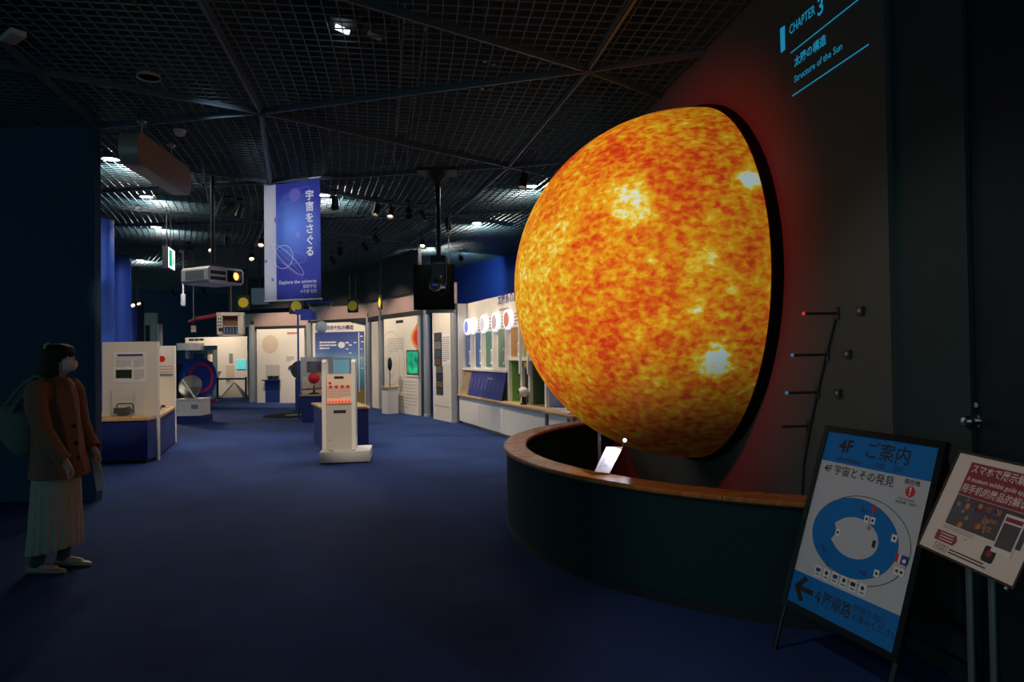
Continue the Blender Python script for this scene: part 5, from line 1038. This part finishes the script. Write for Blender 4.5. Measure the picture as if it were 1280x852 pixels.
MB().plate(circ(bw * .56, zb0 + bh * .875, .095, 24), -.004, -.001).build('planet_print', 'banner_planet', bf); bring(bw * .56, zb0 + bh * .87, .26, .07, .35, .012, 'banner_planet', 'ring_print')
for (x, y, r_, m_) in [(.605, .54, .036, 'banner_pale'), (.235, .68, .045, 'banner_planet'), (.15, .18, .022, 'banner_planet'), (.03, .34, .022, 'banner_planet')]: MB().plate(circ(bw * x, zb0 + bh * y, r_, 20), -.005, -.001).build('moon_print', m_, bf)
bring(bw * .345, zb0 + bh * .365, .165, .165, 0, .006, 'white_ink', 'planet_outline'); bring(bw * .43, zb0 + bh * .34, .34, .075, -.72, .006, 'white_ink', 'orbit_outline'); bring(bw * .42, zb0 + bh * .36, .32, .095, -.12, .004, 'banner_pale', 'orbit_outline'); bring(bw * .40, zb0 + bh * .32, .36, .05, -.72, .004, 'banner_pale', 'orbit_outline')

# brown capsule sign board hanging along the aisle
h0_, h1_ = gy(171, 180, 6.6), gy(239, 228, 8.1); FH = Frame((h0_.x, h0_.y), (h1_.x, h1_.y)); hz1 = gy(171, 160, 6.6).z; hz0 = gy(171, 203, 6.6).z; hl = FH.len
hs = fthing('hanging_board', 'thick brown hanging board with chamfered ends near the dark partition', 'hanging sign', FH)
mat('board_brown', (.30, .18, .08), .32, noise=.1, nscale=4); mat('board_grey', (.30, .27, .26), .4, .3)
hh_ = hz1 - hz0
def cap_poly(i=0.0):
    rr = hh_ / 2 - i; pts = []
    for k in range(9): a = pi / 2 + pi * k / 8; pts.append((hh_ * .35 + rr * .7 * cos(a), (hz0 + hz1) / 2 + rr * sin(a)))
    for k in range(9): a = -pi / 2 + pi * k / 8; pts.append((hl - hh_ * .35 + rr * .7 * cos(a), (hz0 + hz1) / 2 + rr * sin(a)))
    return pts
MB().plate(cap_poly(), 0, .17).build('board_core', 'board_grey', hs, True); MB().plate(cap_poly(.006), -.004, 0).build('face', 'board_brown', hs); MB().plate(cap_poly(.006), .17, .174).build('face', 'board_brown', hs)
for u in (hl * .22, hl * .75): MB().tube([(u, .085, hz1 - .02), (u, .085, CEIL)], .008, 8).build('rod', 'grey_plastic', hs); MB().lathe([(.05, CEIL - .03), (.03, CEIL - .05), (.01, CEIL - .055)], (u, .085, 0), 'z', 12).build('canopy', 'alu', hs, True)

# exit sign
Ye = 11.0; e0 = gy(208.5, 320, Ye); FE = Frame((e0.x + .02, e0.y), (e0.x - .11, e0.y + .48)); ez1, ez0 = gy(210, 307, Ye).z, gy(210, 335, Ye).z
ex_ = fthing('exit_sign', 'small lit green and white exit sign on a thin rod', 'exit sign', FE); mat('exit_white', (.8, 1, .9), .4, emit=1.3, ecol=(.75, 1, .88)); mat('exit_green', (0, .3, .12), .4, emit=.7, ecol=(.0, .42, .16))
MB().box(0, .5, 0, .085, ez0, ez1).build('housing', 'black', ex_)
MB().box(.02, .48, -.006, 0, ez0 + .02, ez1 - .02).build('lit_face', 'exit_white', ex_); MB().box(.06, .26, -.008, -.006, ez0 + .05, ez1 - .05).build('door_symbol', 'exit_green', ex_)
ub = .36; zc_ = (ez0 + ez1) / 2; MB().plate(circ(ub, zc_ + .07, .022, 12), -.008, -.006).build('runner_head', 'exit_green', ex_); MB().plate([(ub - .03, zc_ + .045), (ub + .03, zc_ + .04), (ub + .02, zc_ - .02), (ub + .06, zc_ - .09), (ub + .035, zc_ - .10), (ub, zc_ - .04), (ub - .05, zc_ - .1), (ub - .07, zc_ - .085), (ub - .02, zc_ - .01)], -.008, -.006).build('runner_body', 'exit_green', ex_)
for u in (.1, .4): MB().tube([(u, .042, ez1), (u, .042, CEIL)], .008, 8).build('rod', 'black', ex_)

# white aerial on a pole
q = gz(228.6, 313, CEIL); a0 = thing('ceiling_aerial', 'slim white aerial hanging on a thin white pole', 'aerial', (q.x, q.y, 0)); z0_, z1_ = gy(228.6, 382, q.y).z, gy(228.6, 367, q.y).z
MB().tube([(0, 0, z1_), (0, 0, CEIL)], .018, 8).build('pole', 'white_paint', a0, True); MB().lathe([(.045, z0_), (.05, z0_ + .02), (.05, z1_ - .01), (.03, z1_)], (0, 0, 0), 'z', 14).build('aerial', 'white_paint', a0, True); MB().lathe([(.09, CEIL), (.09, CEIL - .02), (.03, CEIL - .06)], (0, 0, 0), 'z', 14).build('canopy', 'white_paint', a0, True)

# white projector
Yp_ = 9.1; q = gy(266, 346, Yp_); prj = thing('projector', 'large white projector with a glowing lens on a ceiling pole', 'projector', (q.x, Yp_, 0), radians(62)); hz0, hz1 = gy(266, 356, Yp_).z, gy(266, 336, Yp_).z
# local: front (lens) faces -y, rotated towards the sun
PWd, PDp = .56, .52
b = MB(); ch = .035
sect = [(-PWd / 2, hz0 + ch), (-PWd / 2 + ch, hz0), (PWd / 2 - ch, hz0), (PWd / 2, hz0 + ch), (PWd / 2, hz1 - ch), (PWd / 2 - ch, hz1), (-PWd / 2 + ch, hz1), (-PWd / 2, hz1 - ch)]
b.plate(sect, -PDp / 2, PDp / 2); b.build('case', 'white_paint', prj)
hm_ = (hz0 + hz1) / 2
MB().box(.02, PWd / 2 - .03, -PDp / 2 - .006, -PDp / 2, hz0 + .03, hz1 - .03).build('lens_recess', 'black', prj); 
for k in range(2): MB().box(-PWd / 2 + .04, -.01, -PDp / 2 - .005, -PDp / 2, hz0 + .04 + .075 * k, hz0 + .085 + .075 * k).build('front_grille', 'black', prj)
for k in range(14): MB().box(-PWd / 2 - .004, -PWd / 2, -PDp / 2 + .08 + .026 * k, -PDp / 2 + .098 + .026 * k, hz0 + .05, hz1 - .05).build('vent_slat', 'grey_plastic', prj)
MB().lathe([(.072, 0), (.072, -.05), (.06, -.055), (.055, -.02)], (.13, -PDp / 2, hm_), 'y', 24).build('lens_barrel', 'black', prj, True); mat('lens_glow', (.3, .12, .05), .1, emit=2.2, ecol=(1, .42, .12)); MB().lathe([(.0, -.04), (.03, -.035), (.052, -.024)], (.13, -PDp / 2, hm_), 'y', 20).build('lens', 'lens_glow', prj, True)
MB().box(-.1, .1, -.08, .08, hz1, hz1 + .06).build('mount', 'black', prj); MB().tube([(0, 0, hz1 + .05), (0, 0, CEIL)], .028, 10).build('pole', 'black', prj, True)
zj = gy(266, 276, Yp_).z
for dx, dy in ((-.55, -.5), (.55, .4)): MB().tube([(0, 0, zj), (dx, dy, CEIL)], .010, 6).build('brace', 'strut', prj)

# black projector with its dark hanging board
Yb_ = 9.06; q = gy(548, 300, Yb_); bp_ = thing('ceiling_projector', 'black projector head on a thick black ceiling pole', 'projector', (q.x, Yb_, 0)); z1_, z0_ = gy(548, 322, Yb_).z, gy(548, 372, Yb_).z
MB().box(-.26, .26, -.18, .18, CEIL - .04, CEIL).build('ceiling_plate', 'black', bp_); MB().lathe([(.14, CEIL - .04), (.12, CEIL - .1), (.05, CEIL - .17)], (0, 0, 0), 'z', 20).build('ceiling_cone', 'black', bp_, True); MB().tube([(0, 0, z1_), (0, 0, CEIL - .1)], .034, 14).build('pole', 'black_gloss', bp_, True)
MB().box(-.10, .10, -.08, .08, z1_ - .06, z1_ + .02).build('bracket', 'black', bp_); 
for x in (-.10, .085): MB().box(x, x + .015, -.05, .05, z0_ + .18, z1_ - .05).build('yoke_arm', 'black', bp_)
MB().box(-.08, .08, -.14, .16, z0_ + .14, z1_ - .1).build('projector_case', 'black_gloss', bp_); MB().lathe([(.0, -.20), (.075, -.195), (.085, -.16), (.085, -.10)], (-.03, -.02, z0_ + .16), 'y', 24).build('lens_housing', 'black_gloss', bp_, True); MB().ball((-.03, -.205, z0_ + .16), .06, 10, (1, .3, 1)).build('lens', 'mirror', bp_, True); MB().box(.03, .055, -.15, -.14, z0_ + .25, z0_ + .28).build('status_lamp', 'cream_paper', bp_)
MB().tube([(.06, .05, z1_), (.13, .05, z1_ - .12), (.12, .02, z0_ + .08), (.02, .0, z0_ + .03), (-.02, 0, z0_ + .12)], .008, 8).build('cable', 'black', bp_, True)
Yk = 11.5; q0, q1 = gy(516.5, 331, Yk), gy(568, 386.5, Yk); hb2 = thing('hanging_screen', 'plain black square board hanging before the blue wall', 'board', (q0.x, Yk, 0), radians(-4)); ww = q1.x - q0.x
mat('velvet', (.0008, .0012, .0014), 1.0, spec=0.0); MB().box(0, ww, 0, .05, q1.z, q0.z).build('board', 'velvet', hb2); 
for u in (.08, ww - .08): MB().tube([(u, .025, q0.z), (u, .025, CEIL)], .006, 6).build('wire', 'black', hb2)

# small black signs with a yellow disc
for (px, py, hw, hh2, rd_, Yy, rz, lab) in [(304.5, 378, 7.5, 9, 6.3, 16.5, 0, 'leftmost small black hanging sign with a yellow disc'), (370.5, 382.7, 9, 9.5, 6.6, 16, 0, 'black hanging sign with a yellow disc just under the banner'), (441.2, 382, 7.2, 8.5, 6.2, 16, -.25, 'black hanging sign with a bright yellow disc right of the banner'), (475.5, 378, 7.2, 9, 6.2, 16.0, -1.12, 'sharply turned black hanging sign with a yellow disc edge-on')]:
    q = gy(px, py, Yy); t = thing('disc_sign', lab, 'hanging sign', (q.x, Yy, q.z), rz, 'yellow disc signs'); s = Yy / FPX
    MB().box(-hw * s, hw * s, -.015, .015, -hh2 * s, hh2 * s).build('board', 'black', t); MB().plate(circ(0, 0, rd_ * s, 28), -.02, -.015).build('yellow_disc', 'yellow', t); MB().plate(circ(0, 0, rd_ * s, 28), .015, .02).build('yellow_disc', 'yellow', t)
    for u in (-.08, .08): MB().tube([(u, 0, hh2 * s), (u, 0, CEIL - q.z)], .005, 6).build('wire', 'black', t)
Yz = 17.0; q0, q1 = gy(314, 360, Yz), gy(330, 380, Yz); mat('dim_screen', (.03, .06, .10), .4, emit=.05, ecol=(.2, .4, .6)); ds = thing('dim_screen', 'dim blue-grey hanging screen partly behind the banner', 'screen', (q0.x, Yz, 0)); MB().box(0, q1.x - q0.x + .1, 0, .05, q1.z, q0.z).build('screen', 'dim_screen', ds); MB().tube([(.2, .02, q0.z), (.2, .02, CEIL)], .01, 6).build('rod', 'black', ds)

# hanging observatory model
Ym = 16.0; q = gy(289, 404, Ym); s = Ym / FPX; zc_ = q.z
sat = thing('spacecraft_model', 'hanging spacecraft model with cream top, open brown bay and blue tubes', 'model', (q.x, Ym, 0), radians(17))
mat('craft_white', (.60, .55, .48), .5); mat('craft_brown', (.16, .07, .03), .6); mat('craft_blue', (.10, .20, .42), .45)
MB().prism([(-16 * s, -.2), (-10 * s, -.28), (10 * s, -.28), (16 * s, -.2), (16 * s, .2), (10 * s, .28), (-10 * s, .28), (-16 * s, .2)], zc_ + 9 * s, zc_ + 13 * s).build('top_deck', 'craft_white', sat)
for sg in (-1, 1): MB().box(sg * 12 * s - 3.2 * s, sg * 12 * s + 3.2 * s, -.24, .24, zc_ - 14 * s, zc_ + 9 * s).build('side_pod', 'craft_white', sat)
for r_ in range(3):
    for c_ in range(2): MB().box(-14.3 * s + c_ * 2.6 * s, -12.6 * s + c_ * 2.6 * s, -.245, -.24, zc_ + (5 - r_ * 4) * s - s, zc_ + (5 - r_ * 4) * s + s).build('pod_window', 'ink', sat)
MB().box(-8.6 * s, 8.6 * s, -.05, .2, zc_ - 14 * s, zc_ + 9 * s).build('bay_back', 'craft_brown', sat); MB().box(-8.6 * s, 8.6 * s, -.2, .2, zc_ - 4.5 * s, zc_ - 3.6 * s).build('bay_deck', 'craft_white', sat)
for k in range(5): MB().tube([(-7 * s + 3.5 * s * k, -.16, zc_ - 13 * s), (-7 * s + 3.5 * s * k, -.16, zc_ - 4.5 * s)], 1.25 * s, 12).build('blue_tube', 'craft_blue', sat, True)
MB().lathe([(2.5 * s, -.26), (2.5 * s, -.2)], (-11 * s, 0, zc_ - 8 * s), 'y', 16).build('port', 'ink', sat); MB().box(-14 * s, 14 * s, -.2, .2, zc_ - 16 * s, zc_ - 14 * s).build('keel', 'craft_white', sat)
MB().tube([(0, 0, zc_ + 13 * s), (0, 0, CEIL)], .012, 8).build('rod', 'craft_brown', sat); MB().tube([(-16 * s, 0, zc_ + 10 * s), (-38 * s, 0, zc_ + 6 * s), (-49 * s, 0, zc_ + 2 * s)], [.05, .045, .02], 8).build('boom', 'maroon', sat, True); MB().box(-42 * s, -40 * s, -.06, .06, zc_ + 4 * s, zc_ + 9 * s).build('boom_joint', 'black', sat)
q = gy(242, 411, 16); ln = thing('pendant_lamp', 'small cream lantern hanging left of the spacecraft model', 'lamp', (q.x, 16, 0)); s = 16 / FPX
MB().box(-2.2 * s, 2.2 * s, -.04, .04, q.z - 4 * s, q.z - .3 * s).build('lantern_lower', 'craft_white', ln); MB().box(-2.2 * s, 2.2 * s, -.04, .04, q.z + .3 * s, q.z + 4 * s).build('lantern_upper', 'craft_white', ln); MB().tube([(0, 0, q.z - 4 * s), (0, 0, CEIL)], .005, 6).build('wire', 'grey_plastic', ln)
# moon ball
Yw = 14.6; q = gy(401.5, 408.5, Yw); mo = thing('moon_globe', 'pale white-blue ball hanging on wires above the grey panel', 'globe', (q.x, Yw, 0)); mat('moon', (.66, .80, .84), .6); rm = 7.6 * Yw / FPX
MB().ball((0, 0, q.z), rm, 16).build('ball', 'moon', mo, True)
for dx in (-.3, .25): MB().tube([(0, 0, q.z + rm * .95), (dx, 0, q.z + rm + .4)], .006, 6).build('wire', 'grey_plastic', mo)
MB().tube([(-.3, 0, q.z + rm + .4), (.25, 0, q.z + rm + .4)], .012, 6).build('hanger_bar', 'tube_blue', mo); MB().tube([(0, 0, q.z + rm + .4), (0, 0, CEIL)], .012, 6).build('rod', 'black', mo)
MB().box(-.42, -.1, -.08, .08, q.z + rm + .02, q.z + rm + .20).build('light_box', 'tube_blue', mo)
# ceiling fittings close to the camera
q = gz(16, 46, CEIL - .03); t = thing('ceiling_speaker', 'pale rectangular ceiling unit in the top left corner', 'ceiling unit', (q.x, q.y, CEIL), radians(-35)); MB().box(-.11, .11, -.05, .05, -.045, -.008).build('housing', 'grey_board', t); MB().box(-.09, .09, -.035, .035, -.048, -.045).build('grille', 'grey_plastic', t)
q = gz(211, 163, CEIL); t = thing('smoke_detector', 'small pale ceiling detector above the brown hanging board', 'detector', (q.x + .12, q.y, CEIL)); MB().lathe([(.06, -.005), (.055, -.04), (.03, -.06), (.0, -.062)], (0, 0, 0), 'z', 18).build('housing', 'grey_board', t, True); MB().lathe([(.065, 0), (.065, -.008)], (0, 0, 0), 'z', 18).build('base', 'white_paint', t)
mat('flap_glow', (1, 1, 1), .5, emit=2.2, ecol=(.95, .97, 1))  # the flap is no lamp; its lit look is put in as emission
for (px, py, lab, em) in [(428, 37, 'metal flap above the grid near the top with painted-in glow', 'flap_glow'), (468, 45, 'dimmer lit metal flap above the grid near the top', 'grey_board')]:
    q = gz(px, py, 3.97); t = thing('metal_flap', lab, 'ceiling light', (q.x, q.y, 3.97), .35); MB().obox((0, 0, 0), .11, .05, .02, Matrix.Rotation(.3, 3, 'Y')).build('reflector', em, t); MB().box(-.1, .1, -.12, .12, .03, .10).build('housing', 'black', t)
# paired reflections: small sprinkler heads near the grid
for i, (px, py) in enumerate([(606, 76), (616, 80), (602, 110), (612, 111)]):
    q = gz(px, py, 4.1); t = thing('sprinkler', ['left sprinkler head of the upper pair above the grid', 'right sprinkler head of the upper pair above the grid', 'left sprinkler head of the lower pair above the grid', 'right sprinkler head of the lower pair above the grid'][i], 'sprinkler', (q.x, q.y, 4.1), 0, 'sprinkler heads'); MB().tube([(0, 0, 0), (0, 0, .5)], .012, 8).build('pipe', 'strut', t); MB().lathe([(.022, 0), (.022, -.01), (.006, -.015)], (0, 0, 0), 'z', 10).build('deflector', 'alu', t, True)

# ================================================================= LAMPS
WARM = (1, .80, .58)
def at_ceiling(px, py, drop=.18): q = gz(px, py, CEIL - drop); return (q.x, q.y, q.z)
def aim(F, u, z, w=0): return tuple(F.pt(u, w, z))
spotlight(at_ceiling(470.5, 261.4), gz(400, 575), 15, 66, 'lit spotlight, left of the pair left of the black projector pole', (1, .92, .90))
spotlight(at_ceiling(488, 264.7), gz(480, 580), 15, 66, 'lit spotlight, right of the pair left of the black projector pole', (1, .92, .90))
spotlight(at_ceiling(528.4, 304), gz(500, 560), 19, 80, 'lit spotlight directly left of the black projector pole', (1, .92, .90))
spotlight(at_ceiling(654.5, 225), gz(590, 590), 7, 60, 'lit spotlight above the left edge of the sun', (1, .92, .90))
spotlight(at_ceiling(326.5, 302.6), gz(290, 565), 30, 70, 'bright spotlight at the left edge of the banner', (1, .92, .90))
spotlight(at_ceiling(314.4, 320.7), gz(330, 550), 19, 70, 'smaller lit spotlight below the bright one left of the banner', (1, .92, .90))
spotlight(at_ceiling(263.8, 309.6), gz(265, 560), 22, 75, 'small lit spotlight beside the white projector pole', (1, .92, .90))
spotlight(at_ceiling(418.6, 253), gz(420, 600), 0, 50, 'unlit black spotlight just right of the banner')
spotlight(at_ceiling(510.6, 265), gz(520, 600), 0, 50, 'unlit black spotlight close to the black projector pole')
spotlight(at_ceiling(425, 313), gz(430, 560), 0, 50, 'unlit black spotlight high behind the banner right edge')
spotlight(at_ceiling(560, 279.5), gz(600, 560), 0, 50, 'unlit black spotlight right of the black projector pole')
def wash(F, u, label, power, out=1.7, z=1.25, angle=85, color=WARM):
    p = F.pt(u, -out, 3.72); return spotlight(p, F.pt(u, 0, z), power, angle, label, color)
for (F_, u_, lab, pw) in WASH: wash(F_, u_, lab, pw)
wash(FC, .5, 'wash spotlight over the left half of the planet cabinet', 52, 1.8, .9, 100); wash(FC, 3.0, 'wash spotlight over the right half of the planet cabinet', 52, 1.5, .8, 100)
spotlight((-5.5, 13.2, 3.7), (-6.6, 16, 2.1), 30, 60, 'added spotlight aimed at the hanging spacecraft model')  # extra lamp added to brighten the spacecraft
wash(FF, 1.0, 'far wash spotlight at the left of the cream wall with the cyan screen', 45); wash(FF, 2.3, 'far wash spotlight at the right of the cream wall with the cyan screen', 60)
spotlight(gy(165, 380, 18.5), gz(240, 500, .5), 60, 60, 'left one of two tiny lit spotlights by the violet pillar'); spotlight(gy(172, 377, 18.5), gz(260, 520), 60, 60, 'right one of two tiny lit spotlights by the violet pillar')
spotlight((-1.9, 3.9, 3.75), (FK.o.x + .4, FK.o.y + .3, .75), 190, 15, 'added unseen narrow spotlight aimed at the kiosk')  # added above the frame to brighten the kiosk
spotlight((-1.4, 3.7, 3.75), (-5.55, 9.75, 1.1), 130, 14, 'added unseen narrow spotlight aimed at the display counter')  # another added lamp out of view, for the left counter
spotlight((-4.2, 10.6, 3.75), (-5.6, 11.8, 1.1), 36, 55, 'spotlight aimed at the end board with the red emblem')
spotlight((-2.6, 4.1, 3.78), tuple(FBn.pt(bw / 2, 0, (zb0 + zb1) / 2 + .1)), 150, 22, 'added unseen narrow spotlight aimed at the banner', (.85, .88, 1), 'lamp_white')  # banner lamp added out of view
spotlight((-4.3, 10.4, 3.75), (gy(128, 330, 11.9).x, 11.9, 2.4), 24, 60, 'spotlight washing the nearest blue column', (.75, .85, 1), 'lamp_white'); spotlight((-6.9, 14.6, 3.75), (gy(150, 360, 16.4).x, 16.4, 2.2), 22, 60, 'spotlight washing the second blue column', (.75, .85, 1), 'lamp_white')
spotlight((-1.2, 16.2, 3.75), FB.pt(1.8, 0, 3.2), 12, 100, 'spotlight washing the bright blue wall', (.8, .88, 1), 'lamp_white')
DL = [(138.6, 199, 60, 'bright downlight beside the dark partition edge'), (183, 246, 60, 'bright downlight below the brown hanging board'), (195, 284, 60, 'downlight left of the exit sign'), (175, 325, 50, 'small downlight under the row at the second blue column'), (404.8, 244, 60, 'downlight just right of the banner'), (596, 279, 60, 'downlight left of the sun'), (538, 310, 50, 'downlight right behind the black projector pole'), (664, 233, 60, 'downlight touching the left edge of the sun'), (186, 97, 0, 'dim unlit louvred downlight above the brown board')]
for (px, py, pw, lab) in DL: downlight(px, py, pw, lab)
# lamps added out of view, behind and above the visitor, to light the signs
for i, (x, y, pw) in enumerate([(-1.6, 2.2, 19), (-2.6, -1.0, 14)]):
    spotlight((x, y, 3.7), [(1.6, 2.9, .7), (1.4, 2.6, .8)][i], pw, [54, 34][i], ['added unseen spotlight aimed at the two floor signs', 'second added unseen spotlight behind the visitor'][i], (1, .86, .76))
# red projector added out of view to light the wall halo
rp = Vector((-2.2, 3.0, 3.62)); cor = thing('added_halo_projector', 'added unseen ceiling projector throwing the red halo round the sun', 'projector', rp)
MB().box(-.12, .12, -.16, .16, -.06, .08).build('case', 'black', cor); MB().tube([(0, 0, .08), (0, 0, CEIL - rp.z)], .012, 8).build('stem', 'black', cor); MB().lathe([(.05, 0), (.05, .06)], (.12, 0, 0), 'x', 14).build('lens_barrel', 'black_gloss', cor)
tgt = SCP - rp; d_ = tgt.normalized(); add_spot(cor, d_ * .26, tgt, 800, 2 * math.degrees(math.atan(2.4 / tgt.length)), (1, .02, .018), .9, .08)
finish_texts()
